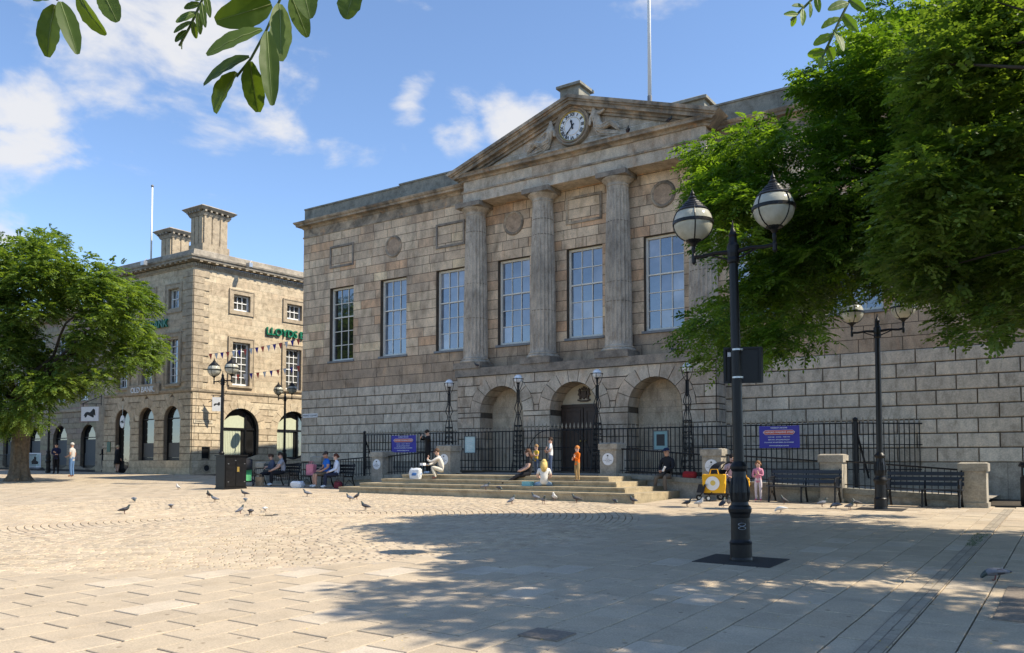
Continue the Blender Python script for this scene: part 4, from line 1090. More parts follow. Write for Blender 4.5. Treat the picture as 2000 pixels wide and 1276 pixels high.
# roof: low parapet and hipped lead roof
m = MB(); m.sweep(pathB, [(.1,11.38),(.12,11.40),(.05,11.7),(-.12,11.78),(-.3,11.78),(-.3,11.38)]); m.build('roof_kerb', 'bank_roof', bank)
m = MB()
A, B_, C_ = Vector(fL(-LL,.3,11.7)), Vector((BC.x-.3, BC.y+.35, 11.7)), Vector(fR(LR,.3,11.7))
m.add([A, B_, C_, Vector((BC.x-LL, BC.y+5, 12.1)), Vector((BC.x-4.5, BC.y+5, 12.4)), Vector((BC.x-4.5, BC.y+LR, 12.4))], [(0,1,4,3),(1,2,5,4)]); m.build('roof', 'lead', bank)
def stack(x0, x1, y0, y1, z0, z1, ribs, label):
    c = thing('chimney_stack', label, None) if False else None
    m = MB(); m.box(x0,x1,y0,y1,z0,z1-.55); m.box(x0-.1,x1+.1,y0-.1,y1+.1,z0,z0+.75); st_ = m.build('chimney', 'bank_trim', bank)
    m = MB()
    for k in range(ribs+1):
        u0 = x0+(x1-x0)*k/(ribs+1)+.03; u1 = x0+(x1-x0)*(k+1)/(ribs+1)-.03
        m.box(u0,u1,y0-.06,y0-.002,z0+.76,z1-.56)
        v0 = y0+(y1-y0)*k/(ribs+1)+.03; v1 = y0+(y1-y0)*(k+1)/(ribs+1)-.03
        m.box(x1+.002,x1+.06,v0,v1,z0+.76,z1-.56)
    m.build('chimney_rib', 'bank_trim', st_)
    m = MB(); cx, cy = (x0+x1)/2, (y0+y1)/2; w, d = x1-x0, y1-y0
    m.frustum((cx,cy), w+.15,d+.15,w+.35,d+.35,z1-.545,z1-.34)
    n = int((w+.3)/.28)
    for k in range(n): m.box(x0-.1+k*(w+.2)/n, x0+.02+k*(w+.2)/n, y0-.3, y0-.1, z1-.36, z1-.26); m.box(x1+.1, x1+.3, y0-.1+k*(d+.2)/n, y0+.02+k*(d+.2)/n, z1-.36, z1-.26)
    m.frustum((cx,cy), w+.5,d+.5,w+.82,d+.82,z1-.258,z1-.10); m.frustum((cx,cy), w+.8,d+.8,w+.5,d+.5,z1-.098,z1); m.build('chimney_cap', 'bank_roof', st_)
stack(-41.75,-40.65,28.6,30.2,11.6,14.5,2,'')
stack(-46.2,-45.2,29.6,30.8,11.6,14.15,1,'')
# windows with stone surrounds
for f_, hs in ((fR,hR),(fL,hL)):
    for h in hs:
        if h[0] != 'rect' or h[4]-h[3] < .7: continue
        u0, u1, z0, z1 = h[1:]; tall = z1-z0 > 1.5
        m = MB(); g = .22
        for q in ((u0-g,u0,z0-(.0 if tall else g),z1+g),(u1,u1+g,z0-(.0 if tall else g),z1+g),(u0,u1,z1,z1+g)): m.prism(rect(*q), f_, -.06, .02)
        if not tall: m.prism(rect(u0,u1,z0-g,z0), f_, -.06, .02)
        for q in ((u0-g-.06,u0-g,z0-(.0 if tall else g),z1+g),(u1+g,u1+g+.06,z0-(.0 if tall else g),z1+g),(u0-g-.06,u1+g+.06,z1+g,z1+g+.07)): m.prism(rect(*q), f_, -.09, .02)
        if tall: m.prism(rect(u0-g,u1+g,z0-.12,z0-.002), f_, -.12, .1)
        m.build('window_surround', 'bank_trim', bank)
        sash(bank, f_, (u0+u1)/2, z0, z1, u1-u0, 3, 6 if tall else 2, 3 if tall else 1, .16, 'bright_white', 'bank_glass', fr=.09, bar=.04)
def arch_window(f_, uc, r_, zs, zb, parent, style):
    m = MB(); fr = .085; n = 16
    out = [(uc-r_,zb)]+[(uc-r_*math.cos(PI*k/n), zs+r_*math.sin(PI*k/n)) for k in range(n+1)]+[(uc+r_,zb)]
    q = r_-fr; inn_ = [(uc-q,zb)]+[(uc-q*math.cos(PI*k/n), zs+q*math.sin(PI*k/n)) for k in range(n+1)]+[(uc+q,zb)]
    for k in range(len(out)-1): m.prism([out[k], inn_[k], inn_[k+1], out[k+1]][::-1], f_, .20, .30)
    if style == 'wide':
        for qd in ((uc-q,uc+q,zs-.06,zs+.05),(uc+q*.38,uc+q*.38+.1,zb,zs+q*.9),(uc-q,uc+q,zb,zb+.12)): m.prism(rect(*qd), f_, .19, .29)
    elif style == 'tall':
        for qd in ((uc-q,uc+q,zs+.05,zs+.11),(uc-q,uc+q,zb,zb+.16)): m.prism(rect(*qd), f_, .19, .29)
    w = m.build('arched_window', 'lamp_iron', parent); fixnormals(w.data)
    g = MB(); g.add([f_(a,.26,b) for a, b in inn_], [tuple(range(len(inn_)-1,-1,-1))]); g.build('pane', 'shop_glass', w)
    if style == 'wide':
        bl = MB()
        for k in range(11):
            u = uc-q+.1+k*.105
            if u > uc+q*.38-.1: break
            bl.prism(rect(u,u+.09,zb+.14,zs-.07), f_, .250+.004*(k%2), .254+.004*(k%2))
        a0 = uc-q*.93; bl.prism([(a0,zs+.06),(uc+q*.37,zs+.06),(uc+q*.37,zs+q*.6),(uc,zs+q*.72),(uc-q*.5,zs+q*.66),(uc-q*.85,zs+q*.42)], f_, .25, .254)
        bl.build('blind', 'blind', w)
    elif style == 'tall':
        MB().prism(rect(uc-q,uc+q,zb+.17,zb+1.0), f_, .252, .256).build('frosted_film', 'film_grey', w)
    return w
arch_window(fR, 3.08, 1.17, 1.86, .12, bank, 'wide'); arch_window(fR, 6.75, 1.17, 1.86, .12, bank, 'wide')
arch_window(fL, -1.77, .75, 2.33, .04, bank, 'tall'); arch_window(fL, -4.22, .75, 2.33, .04, bank, 'tall')
dr = arch_window(fL, -6.64, .76, 2.29, BG, bank, 'door')
MB().prism(rect(-7.3,-5.98,BG,2.0), fL, .262, .30).build('dark_lobby', 'dark_room', bank)
MB().prism(rect(.66,1.10,.16,.74), fR, .06, .2).build('night_safe', 'black_iron', bank)
m = MB(); c0 = fR(.9,-.08,-.42)
for k in range(20):
    A, B = 2*PI*k/20, 2*PI*(k+1)/20
    m.prism([(.9+.26*math.cos(A),-.38+.26*math.sin(A)),(.9+.26*math.cos(B),-.38+.26*math.sin(B)),(.9+.17*math.cos(B),-.38+.17*math.sin(B)),(.9+.17*math.cos(A),-.38+.17*math.sin(A))], fR, -.11, -.06)
o = m.build('round_vent', 'bank_trim', bank); fixnormals(o.data)
MB().prism([(.9+.17*math.cos(2*PI*k/20),-.38+.17*math.sin(2*PI*k/20)) for k in range(20)], fR, -.08, -.05).build('vent_grille', 'dark_room', bank)
# lettering on the bank
t = link('lettering', text_mesh('LLOYDS BANK', .62, 'green_letter', .05, .012, 'LEFT'), bank); place(t, fR(4.66,-.09,7.72), bu, (0,0,1), bn); t['label'] = 'raised green letters on the sunlit bank wall'
t = link('lettering', text_mesh('LLOYDS BANK', .62, 'green_letter', .05, .012, 'RIGHT'), bank); place(t, fL(-2.22,-.09,7.78), (1,0,0), (0,0,1), (0,-1,0)); t['label'] = 'raised green letters on the shaded bank wall'
m = MB(); m.prism(rect(-6.1,-2.9,3.83,4.42), fL, -.13, -.05); m.build('name_band', 'bank_trim', bank)
t = link('lettering', text_mesh('OLD BANK.', .46, 'bright_white', .02, .004), bank); place(t, fL(-4.47,-.15,4.1), (1,0,0), (0,0,1), (0,-1,0)); t['label'] = 'white raised letters above the arches'
HORSE = [(-.40,-.02),(-.30,.10),(-.18,.13),(.02,.10),(.14,.16),(.20,.30),(.28,.33),(.38,.26),(.36,.21),(.28,.21),(.25,.08),(.36,.0),(.42,-.10),(.38,-.12),(.30,-.05),(.20,-.06),(.30,-.22),(.25,-.24),(.13,-.09),(-.05,-.07),(-.16,-.06),(-.26,-.22),(-.36,-.24),(-.34,-.2),(-.26,-.12),(-.29,-.02),(-.38,-.12),(-.45,-.14)]
def horse_sign(name, label, org, u, nrm, w, h, bracket):
    s = thing(name, label, 'sign', org); u, nrm = Vector(u), Vector(nrm); O = Vector(org)
    f_ = lambda a, d, z: tuple(O+u*a-nrm*d+Vector((0,0,z)))
    MB().prism(rect(-w/2,w/2,-h/2,h/2), f_, -.03, .03, back=True).build('board', 'sign_white', s)
    for d0, fl in ((-.034,1),(.032,-1)):
        m = MB(); k = w*.78; n = len(HORSE)
        bm = bmesh.new(); vs = [bm.verts.new(f_(a*k*fl, d0, b*k)) for a, b in HORSE]; bm.faces.new(vs); bmesh.ops.triangulate(bm, faces=bm.faces)
        me = bpy.data.meshes.new('horse_emblem'); bm.to_mesh(me); bm.free(); me.materials.append(MATS['clock_black']); link('horse_emblem', me, s)
    m = MB()
    for p, q in bracket: m.tube([f_(*p), f_(*q)], .022, 6)
    m.build('bracket', 'black_iron', s)
    return s
# hanging signs: seen from the square
horse_sign('hanging_sign', 'white square hanging sign with a black horse left of the bank door', fL(-9.0,-.7,2.84), (.93,.37,0), (.37,-.93,0), 1.2, .86, (((-.5,0,.43),(-.5,0,.6)),((.4,0,.43),(.4,0,.6)),((-.62,0,.60),(.75,0,.60)),((-.55,0,.62),(.72,0,1.05)),((.75,0,.5),(.75,0,1.15))))
horse_sign('hanging_sign', 'small white hanging sign with a black horse on the sunlit bank face', fR(1.15,-.62,3.15), (.60,.80,0), (.80,-.60,0), .5, .78, (((-.2,0,.39),(-.2,0,.5)),((.2,0,.39),(.2,0,.5)),((-.32,0,.5),(.4,0,.5)),((-.45,0,.1),(.3,0,.5))))
o = MB().prism([(-6.64+.24*math.cos(2*PI*k/24), 2.33+.38*math.sin(2*PI*k/24)) for k in range(24)], fL, -.06, -.02).build('oval_sign', 'sign_white'); tag(o, 'oval white horse sign hanging in the bank door arch', 'sign')
k = .42; bm = bmesh.new(); vs = [bm.verts.new(fL(-6.64+a*k, -.066, 2.33+b*k)) for a, b in HORSE]; bm.faces.new(vs); bmesh.ops.triangulate(bm, faces=bm.faces)
me = bpy.data.meshes.new('horse_emblem'); bm.to_mesh(me); bm.free(); me.materials.append(MATS['clock_black']); link('horse_emblem', me, o)
MB().tube([fL(-6.64,-.04,2.7),fL(-6.64,-.04,3.3)], .012, 6).build('hanger', 'steel', o)
o = MB().prism(rect(-8.2,-7.85,.55,1.15), fL, -.08, -.035).build('green_notice', 'sign_green'); tag(o, 'small green notice board left of the bank door', 'sign')
o = MB().prism(rect(.1,1.25,2.10,2.28), fR, -.07, -.045).build('street_nameplate', 'old_cream'); tag(o, 'cream street nameplate on the sunlit corner of the bank', 'sign')
t = link('lettering', text_mesh('MARKET STREET', .13, 'clock_black', .002), o); place(t, fR(.68,-.073,2.19), bu, (0,0,1), bn)
# flagpole on the bank roof
fb = thing('flagpole', 'slim white flagpole on the roof of the bank', 'flagpole', (-47.0, 29.4, 11.6))
MB().tube([(-47.0,29.4,11.6),(-47.0,29.4,17.0)], [.06,.045], 8).build('pole', 'bright_white', fb, smooth=True); MB().ball((-47,29.4,17.05), .09).build('finial', 'lead', fb)
# floodlights on the eaves
for p, lab in ((fR(3.0,-.75,11.25),'small floodlight on the sunlit eaves of the bank'),(fL(-3.6,-.75,11.25),'small floodlight on the shaded eaves of the bank')):
    m = MB(); x, y, z = p; m.box(x-.16,x+.16,y-.12,y+.1,z-.12,z+.12); m.tube([(x,y,z+.1),(x,y+.15,z+.3)], .02, 6); tag(m.build('floodlight', 'steel'), lab, 'floodlight')
# bunting across the bank front
def bunting(p, q, sag, n, label):
    p, q = Vector(p), Vector(q); b = thing('bunting', label, 'bunting', p); pts = []
    for k in range(25):
        f = k/24; c = p+(q-p)*f; pts.append((c.x, c.y, c.z-sag*4*f*(1-f)))
    MB().tube(pts, .008, 4).build('cord', 'lead', b)
    for k in range(n):
        f = (k+.5)/n; c = p+(q-p)*f; z = c.z-sag*4*f*(1-f); d = (q-p).normalized()*.11
        m = MB().add([(c.x-d.x,c.y-d.y,z),(c.x+d.x,c.y+d.y,z),(c.x+.03,c.y+.02,z-.36)], [(0,1,2)]); m.build('pennant', ('banner_red','sign_white','banner_blue')[k%3], b)
bunting(fR(.6,-.5,5.9), (-31.0,31.5,7.4), .25, 26, 'upper string of red white and blue bunting from the bank')
bunting(fR(2.3,-.5,4.9), (-31.2,32.5,6.3), .3, 20, 'lower string of red white and blue bunting from the bank')
# ------------------------------------------------------------------ set-back wing and the darker building to the left
wing = thing('bank_side_wing', 'narrow set back stone wing between the bank and its neighbour', 'building', (-49.8, 29, BG))
fW = lambda u, d, z: (BC.x+u, BC.y+.9+d, z)
hW = [('arch',-9.55,.62,2.05,BG),('rect',-10.2,-9.2,3.96,6.3)]
mb = MB(); core(mb, fW, -11.2, -LL, BG-.3, 7.2, hW, .012, .3); mb.build('wall_core', 'bank_joint', wing)
mb = Pieces('stone_block', 'bank_ashlar', wing)
for k in range(22):
    z0 = BG-.2+k*.36
    if z0 > 7.0: break
    blocks(mb, fW, -11.2, -LL, z0, z0+.36, hW, Lb, lambda e, z: (.40,.33,.24), rs, 0., .04, .008, .002)
arch_window(fW, -9.55, .61, 2.05, BG, wing, 'tall'); sash(wing, fW, -9.7, 3.96, 6.3, 1.0, 3, 4, 2, .12, 'bright_white', 'bank_glass', bar=.04)
m = MB(); m.sweep([fW(-11.2,0,0)[:2], fW(-LL,0,0)[:2]], [(0,7.1),(.15,7.15),(.25,7.3),(.0,7.35)]); m.build('cornice', 'bank_trim', wing)
MB().box(-51.2,-48.65,BC.y+1.0,BC.y+6,7.3,7.4).build('roof', 'slate', wing)
nb = thing('neighbour_building', 'shaded brown stone building with arched shop windows behind the left tree', 'building', (-60, 31, BG))
fN = lambda u, d, z: (u, 30.6+d, z)
NA, NB = -84.0, -51.2
hN = [('arch',c,.95,1.55,-.45) for c in (-55.9,-59.6,-63.3,-67.0,-70.7,-74.4)]+[('rect',c-.55,c+.55,4.2,6.4) for c in (-53.6,-56.6,-59.6,-62.6,-65.6,-68.6,-71.6)]+[('rect',c-.55,c+.55,7.6,9.0) for c in (-53.6,-56.6,-59.6,-62.6,-65.6,-68.6,-71.6)]
mb = MB(); core(mb, fN, NA, NB, BG-.4, 10.2, hN, .012, .3); mb.box(NA,NB,30.95,38,BG,10.2); mb.build('wall_core', 'bank_joint', nb)
mb = MB()
for k in range(30):
    z0 = BG-.3+k*.37
    if z0 > 9.9: break
    blocks(mb, fN, NA, NB, z0, min(10.2,z0+.37), hN, Lb, lambda e, z: tuple(v*rs.uniform(.9,1.08) for v in (.35,.285,.205)), rs, .02 if z0 < 3.3 else 0., .04, .03 if z0 < 3.3 else .008, .002)
mb.build('wall_blocks', 'bank_ashlar', nb, kind='stuff')
m = MB(); m.sweep([(NA,30.6),(NB,30.6)], [(0,10.0),(.2,10.05),(.4,10.3),(.42,10.45),(.0,10.5)]); m.sweep([(NA,30.6),(NB,30.6)], [(0,3.4),(.1,3.45),(.12,3.6),(.0,3.65)]); m.build('cornice', 'bank_trim', nb)
m = MB(); m.add([(NA,30.8,10.4),(NB,30.8,10.4),(NB,35,12.4),(NA,35,12.4)], [(0,1,2,3)]); m.build('roof', 'slate', nb)
for h in hN:
    if h[0] == 'arch':
        w = arch_window(fN, h[1], .94, 1.55, -.45, nb, 'tall')
        m = MB(); q = .86
        MB().prism(rect(h[1]-q+.08,h[1]+q-.08,-.3,1.5), fN, .255, .259).build('window_poster', 'film_grey', w)
    else: sash(nb, fN, (h[1]+h[2])/2, h[3], h[4], 1.1, 2, 2, 1, .12, 'bright_white', 'bank_glass', bar=.05)
for x0 in (-54.6,-66.0):
    m = MB(); m.box(x0,x0+1.5,33.4,34.4,11.0,13.0); c_ = m.build('chimney', 'bank_trim', nb)
    m = MB(); m.frustum((x0+.75,33.9),1.6,1.1,2.3,1.8,13.002,13.25); m.box(x0-.4,x0+1.9,33.0,34.8,13.252,13.38); m.build('chimney_cap', 'bank_roof', c_)
    for k in range(4): MB().lathe([(.15,13.38),(.13,13.42),(.12,13.75),(.15,13.78),(.15,13.84)], (x0+.15+k*.4,33.9,0), 10).build('chimney_pot', 'terracotta', c_)
# railings in front of it
rl = thing('area_railings', 'dark iron area railings behind the left tree', 'railings', (-58, 26.5, -.6))
for k in range(60): inst('bar', bar1, rl, (-66+k*.155, 27.6, G(-60,27.6)), (0,0,0), (1,1,1.05))
MB().tube([(-66,27.6,G(-60,27.6)+1.0),(-56.7,27.6,G(-60,27.6)+1.0)], .02, 6).build('rail', 'black_iron', rl)
# houses far down the side street keep the gap between bank and court house closed
# ------------------------------------------------------------------ twin globe street lamps
def lamp_meshes():
    d = {}
    m = MB(); m.lathe([(.152,-.05),(.152,.02),(.145,.05),(.145,.22),(.15,.25),(.135,.27),(.127,.29),(.124,.58),(.13,.60),(.135,.63),(.152,.66),(.156,.70),(.145,.73),(.12,.75),(.112,.79),(.118,.83),(.122,.92),(.112,1.03),(.095,1.13),(.09,1.2),(.115,1.24),(.118,1.27),(.10,1.30),(.08,1.33)], n=28)
    for k in range(8):
        w = 2*PI*k/8; m.tube([(.112*math.cos(w),.112*math.sin(w),.80),(.122*math.cos(w),.122*math.sin(w),.92),(.112*math.cos(w),.112*math.sin(w),1.05),(.095*math.cos(w),.095*math.sin(w),1.12)], [.015,.026,.018,.01], 6)
    d['pedestal'] = m.mesh('pedestal', ['lamp_iron'], False)
    d['pole'] = MB().lathe([(.078,1.325),(.073,1.34),(.069,2.2),(.064,3.3),(.059,4.05),(.08,4.07),(.085,4.10),(.075,4.14),(.085,4.2),(.085,4.3),(.06,4.34),(.05,4.42),(.06,4.45),(.05,4.48),(.02,4.55),(.012,4.62),(.002,4.66)], n=20).mesh('pole', ['lamp_iron'], False)
    m = MB()
    for s in (-1, 1):
        m.tube([(s*.06,0,4.22),(s*.25,0,4.24),(s*.45,0,4.22),(s*.58,0,4.235)], [.035,.026,.026,.03], 8)
        m.tube([(s*.07,0,4.12),(s*.2,0,4.17),(s*.32,0,4.22)], .014, 6)
        m.lathe([(.004,4.12),(.03,4.15),(.034,4.24),(.022,4.28),(.03,4.33),(.024,4.38),(.055,4.43),(.10,4.455),(.115,4.475)], (s*.57,0,0), 14)
    d['arm'] = m.mesh('arm', ['lamp_iron'], False)
    d['globe'] = MB().ball((0,0,0), .272, 28, 18).mesh('globe', ['globe_glass'], True)
    m = MB()
    for k in range(4):
        w = PI/4+k*PI/2; m.tube([(.277*math.sin(t)*math.cos(w), .277*math.sin(t)*math.sin(w), .277*math.cos(t)) for t in [PI*(.12+.74*q/10) for q in range(11)]], .0085, 5, cap=False)
    m.lathe([(.272,-.022),(.288,-.022),(.288,.022),(.272,.022)], n=32)
    m.lathe([(.225,.155),(.23,.17),(.20,.20),(.185,.205),(.18,.225),(.15,.245),(.145,.265),(.115,.285),(.11,.30),(.07,.33),(.06,.345),(.065,.36),(.04,.385),(.028,.40),(.034,.42),(.022,.445),(.008,.47),(.002,.52)], n=24)
    d['lantern_cap'] = m.mesh('lantern_cap', ['lamp_iron'], False)
    return d
LM = lamp_meshes()
def twin_lamp(x, y, label, rot=0., lean=0.):
    g = G(x, y); t = thing('twin_street_lamp', label, 'street lamp', (x, y, g), rot, 'twin globe street lamps')
    t.rotation_euler = (0, lean, rot)
    for nm in ('pedestal','pole','arm'): inst(nm, LM[nm], t, world=False)
    for s in (-1, 1):
        gl = inst('globe', LM['globe'], t, (s*.57,0,4.72), world=False); inst('lantern_cap', LM['lantern_cap'], gl, (0,0,0), (0,0,s*.3), world=False)
    return t
nl = twin_lamp(-3.78, 11.05, 'tall black twin globe street lamp in the right foreground', 0., -.014)
twin_lamp(-3.85, 21.1, 'black twin globe street lamp partly behind leaves beside the far benches')
twin_lamp(-28.95, 21.4, 'twin globe street lamp behind the black cabinet in front of the bank')
twin_lamp(-37.1, 31.6, 'twin globe street lamp in the side street beside the bank')
twin_lamp(-50.2, 25.1, 'black lamp post beside the man in dark clothes near the left tree')
g = G(-3.78,11.05)
for x, y, lab in ((-3.78,11.05,'black bitumen square round the foreground lamp base'),(-3.85,21.1,'black bitumen square round the lamp base by the benches')):
    plate('bitumen_patch', lab, 'paving patch', x-.52, x+.52, y-.45, y+.45, 'asphalt', .008)
sg = thing('sign_panel', 'black square sign panel strapped to the foreground lamp post, seen from behind', 'sign', (-3.78, 11.2, 1.0))
fs = lambda u, d, z: (-3.76+u*.92+d*.39, 11.19+u*.39*1.0-d*.0+d*.92, 1.32+z)
MB().prism(rect(-.24,.24,-.24,.24), fs, .0, .03, back=True).build('board', 'lamp_iron', sg)
m = MB()
for q in ((-.25,.25,.22,.25),(-.25,.25,-.25,-.22),(-.25,-.22,-.22,.22),(.22,.25,-.22,.22)): m.prism(rect(*q), fs, -.03, .0)
m.build('frame', 'black_iron', sg)
MB().prism(rect(-.21,-.10,.12,.18), fs, -.006, -.001).build('label_sticker', 'sign_white', sg)
m = MB()
for z in (1.14, 1.52): m.lathe([(.069,z-.012),(.077,z-.012),(.077,z+.012),(.069,z+.012)], (-3.80,11.05,0), 16)
m.build('strap', 'steel', sg)
# knot emblem on the foreground pedestal
m = MB(); pts = []
for k in range(41):
    t = 2*PI*k/40; a = .045*math.sin(2*t)*1.0; b = .035*math.cos(t)*(1+.25*math.cos(2*t))
    w = -1.05+a/.134*1.1; pts.append((.128*math.cos(w), .128*math.sin(w), .47+b))
m.tube(pts, .0045, 4, cap=False); o = m.build('knot_emblem', 'steel', nl, world=False)
# ------------------------------------------------------------------ benches
def bench(x0, x1, yb, label, slat='bench_slat'):
    """faces -y; yb is the back edge"""
    c = (x0+x1)/2; g = G(c, yb); L_ = x1-x0
    b = thing('park_bench', label, 'bench', (c, yb-.3, g), group='cast iron park benches')
    sl = MB().box(-L_/2,L_/2,-.04,.04,-.014,.014).mesh('seat_slat', [slat])
    for k in range(5): inst('seat_slat', sl, b, (c, yb-.56+k*.095, g+.43-.004*k))
    bs = MB().box(-L_/2,L_/2,-.014,.014,-.045,.045).mesh('back_slat', [slat])
    for k in range(3): inst('back_slat', bs, b, (c, yb-.10+.025*k, g+.55+k*.125), (-.18,0,0))
    for x in (x0+.06, c, x1-.06):
        m = MB()
        m.tube([(x,yb-.60,g),(x,yb-.58,g+.2),(x,yb-.56,g+.41)], [.03,.022,.025], 6)
        m.tube([(x,yb+.02,g),(x,yb-.08,g+.2),(x,yb-.14,g+.42),(x,yb-.08,g+.62),(x,yb-.02,g+.88)], [.03,.024,.025,.022,.018], 6)
        m.tube([(x,yb-.57,g+.41),(x,yb-.13,g+.405)], .02, 6)
        if x != c:
            m.tube([(x,yb-.56,g+.42),(x,yb-.60,g+.55),(x,yb-.55,g+.64),(x,yb-.3,g+.66),(x,yb-.06,g+.67)], .02, 6)
            for q in range(5): m.tube([(x,yb-.5+q*.09,g+.42),(x,yb-.46+q*.09,g+.65)], .009, 4)
            m.tube([(x,yb-.5,g+.1),(x,yb-.3,g+.3),(x,yb-.1,g+.12)], .012, 5)
        m.build('bench_end', 'black_iron', b)
bench(-26.9, -24.75, 21.95, 'black bench with the man in grey and the woman holding a baby', 'black_iron')
bench(-24.2, -21.85, 21.95, 'black bench with the couple in blue and white tops', 'black_iron')
bench(-6.85, -5.05, 22.68, 'empty navy slatted bench beside the girl in pink')
bench(-3.95, -2.25, 22.66, 'empty navy slatted bench behind the second lamp post')
# ------------------------------------------------------------------ control cabinet and litter bin
cb = thing('control_cabinet', 'black steel street cabinet with a yellow sticker', 'cabinet', (-25.45, 19.3, G(-25.4,19.3)))
g = G(-25.4,19.3)
MB().box(-25.72,-25.22,18.78,19.72,g+.06,g+1.18).build('body', 'worn_black' if 'worn_black' in MATS else 'lamp_iron', cb)
MB().box(-25.76,-25.18,18.74,19.76,g+1.182,g+1.24).build('lid', 'lamp_iron', cb)
MB().box(-25.74,-25.20,18.76,19.74,g-.02,g+.058).build('plinth', 'black_iron', cb)
for y0, y1 in ((18.82,19.24),(19.26,19.68)): MB().box(-25.219,-25.20,y0,y1,g+.1,g+1.14).build('door', 'lamp_iron', cb)
MB().box(-25.199,-25.195,19.30,19.40,g+.62,g+.80).build('warning_sticker', 'gilt', cb)
for y0, z0 in ((18.9,.9),(19.6,.9),(18.9,.25),(19.6,.25),(19.2,1.02)): MB().box(-25.199,-25.185,y0,y0+.05,g+z0,g+z0+.025).build('hinge', 'steel', cb)
bn_ = thing('litter_bin', 'black litter bin with square opening at the right edge', 'litter bin', (-.92, 24.3, G(-.9,24.3))); g = G(-.9,24.3)
m = MB(); m.lathe([(.25,-.02),(.27,.0),(.27,.68),(.25,.70)], (-.92,24.3,g), 20); m.build('drum', 'black_iron', bn_)
m = MB()
for a in range(4):
    w = PI/4+a*PI/2; m.box(-.92+.26*math.cos(w)-.045,-.92+.26*math.cos(w)+.045,24.3+.26*math.sin(w)-.045,24.3+.26*math.sin(w)+.045,g+.702,g+.95)
m.build('post', 'black_iron', bn_)
m = MB(); m.lathe([(.30,.95),(.31,.98),(.26,1.06),(.1,1.10),(.01,1.11)], (-.92,24.3,g), 20); m.build('hood', 'black_iron', bn_)
MB().box(-1.1,-.74,24.02,24.03,g+.74,g+.92).build('opening_trim', 'poster_teal', bn_)
# pavement sign near the left tree
ab = thing('pavement_sign', 'white pavement sign board beyond the left tree trunk', 'sign', (-59.6, 28.9, G(-59.6,28.9))); g = G(-59.6,28.9)
fa = lambda u, d, z: (-59.6+u*.83-d*.56, 28.9+u*.56+d*.83, g+z)
MB().prism(rect(-.42,.42,.12,1.12), fa, .0, .04, back=True).build('board', 'sign_white', ab)
MB().prism(rect(-.34,.34,.2,1.04), fa, -.008, -.002).build('poster', 'poster_pale', ab)
MB().prism([(-.2,.34),(.22,.34),(.26,.5),(.1,.6),(.12,.8),(0,.88),(-.08,.7),(-.24,.52)], fa, -.014, -.01).build('picture', 'poster_ink', ab)
MB().prism(rect(-.48,.48,.0,.118), fa, -.2, .25, back=True).build('base', 'lead', ab)
# ------------------------------------------------------------------ foliage
def mesh_np(name, V, nper, mats, tint=None, smooth=False):
    """V: (n, nper, 3) polygons"""
    n = len(V); me = bpy.data.meshes.new(name)
    me.vertices.add(n*nper); me.vertices.foreach_set('co', V.reshape(-1).astype(np.float32))
    me.loops.add(n*nper); me.loops.foreach_set('vertex_index', np.arange(n*nper, dtype=np.int32))
    me.polygons.add(n); me.polygons.foreach_set('loop_start', np.arange(0, n*nper, nper, dtype=np.int32)); me.polygons.foreach_set('loop_total', np.full(n, nper, np.int32))
    for m in mats: me.materials.append(MATS[m])
    ca = me.color_attributes.new('tint', 'FLOAT_COLOR', 'CORNER')
    t = np.ones((n, nper, 4), np.float32)
    if tint is not None: t[:, :, :3] = tint[:, None, None]
    ca.data.foreach_set('color', t.ravel())
    me.update(calc_edges=True); me.validate(); return me
def unit(a): return a/np.maximum(1e-9, np.linalg.norm(a, axis=-1, keepdims=True))
def pinnate(rng, org, dirs, length, pairs, ll, lw, droop=.35, fold=.35, terminal=True):
    """compound leaves: org, dirs (n, 3) -> quads (m, 4, 3) and one tint for each"""
    n = len(org); dirs = unit(dirs); up = np.array([0,0,1.])
    side = unit(np.cross(dirs, up)+rng.normal(0, .25, (n, 3))); nrm = unit(np.cross(side, dirs))
    L = length*rng.uniform(.7, 1.2, (n, 1)); tint = rng.uniform(0, 1, n); out = []; tt = []
    for k in range(pairs+(1 if terminal else 0)):
        s = .18+.82*k/pairs
        p = org+dirs*L*s-up*(droop*L*s*s); ax = unit(dirs-up*(2*droop*s))
        sc = (.72+.5*math.sin(PI*min(1, s*.9)))*rng.uniform(.85, 1.15, (n, 1))
        for sg in ((-1, 1) if k < pairs else (0,)):
            d = unit(side*sg*.85+ax*(.5 if sg else 1.)-nrm*rng.uniform(-.1, fold, (n, 1))+rng.normal(0, .12, (n, 3)))
            w = unit(np.cross(d, nrm+rng.normal(0, .25, (n, 3)))); a, b = ll*sc, lw*sc
            out.append(np.stack([p, p+d*a*.5+w*b*.5, p+d*a, p+d*a*.5-w*b*.5], 1)); tt.append(tint)
    return np.concatenate(out), np.concatenate(tt)
def in_poly(x, y, P):
    c = False; j = len(P)-1
    for i in range(len(P)):
        xi, yi = P[i]; xj, yj = P[j]
        if (yi > y) != (yj > y) and x < (xj-xi)*(y-yi)/(yj-yi)+xi: c = not c
        j = i
    return c
def clusters_in(P, d0, d1, n, rs, bow=None):
    """cluster centres through the volume seen inside outline P between distances d0 and d1"""
    xs = [p[0] for p in P]; ys = [p[1] for p in P]; out = []
    while len(out) < n:
        x, y = rs.uniform(min(xs), max(xs)), rs.uniform(min(ys), max(ys))
        if not in_poly(x, y, P): continue
        out.append(np.array(at(x, y, rs.uniform(d0, d1))))
    return out
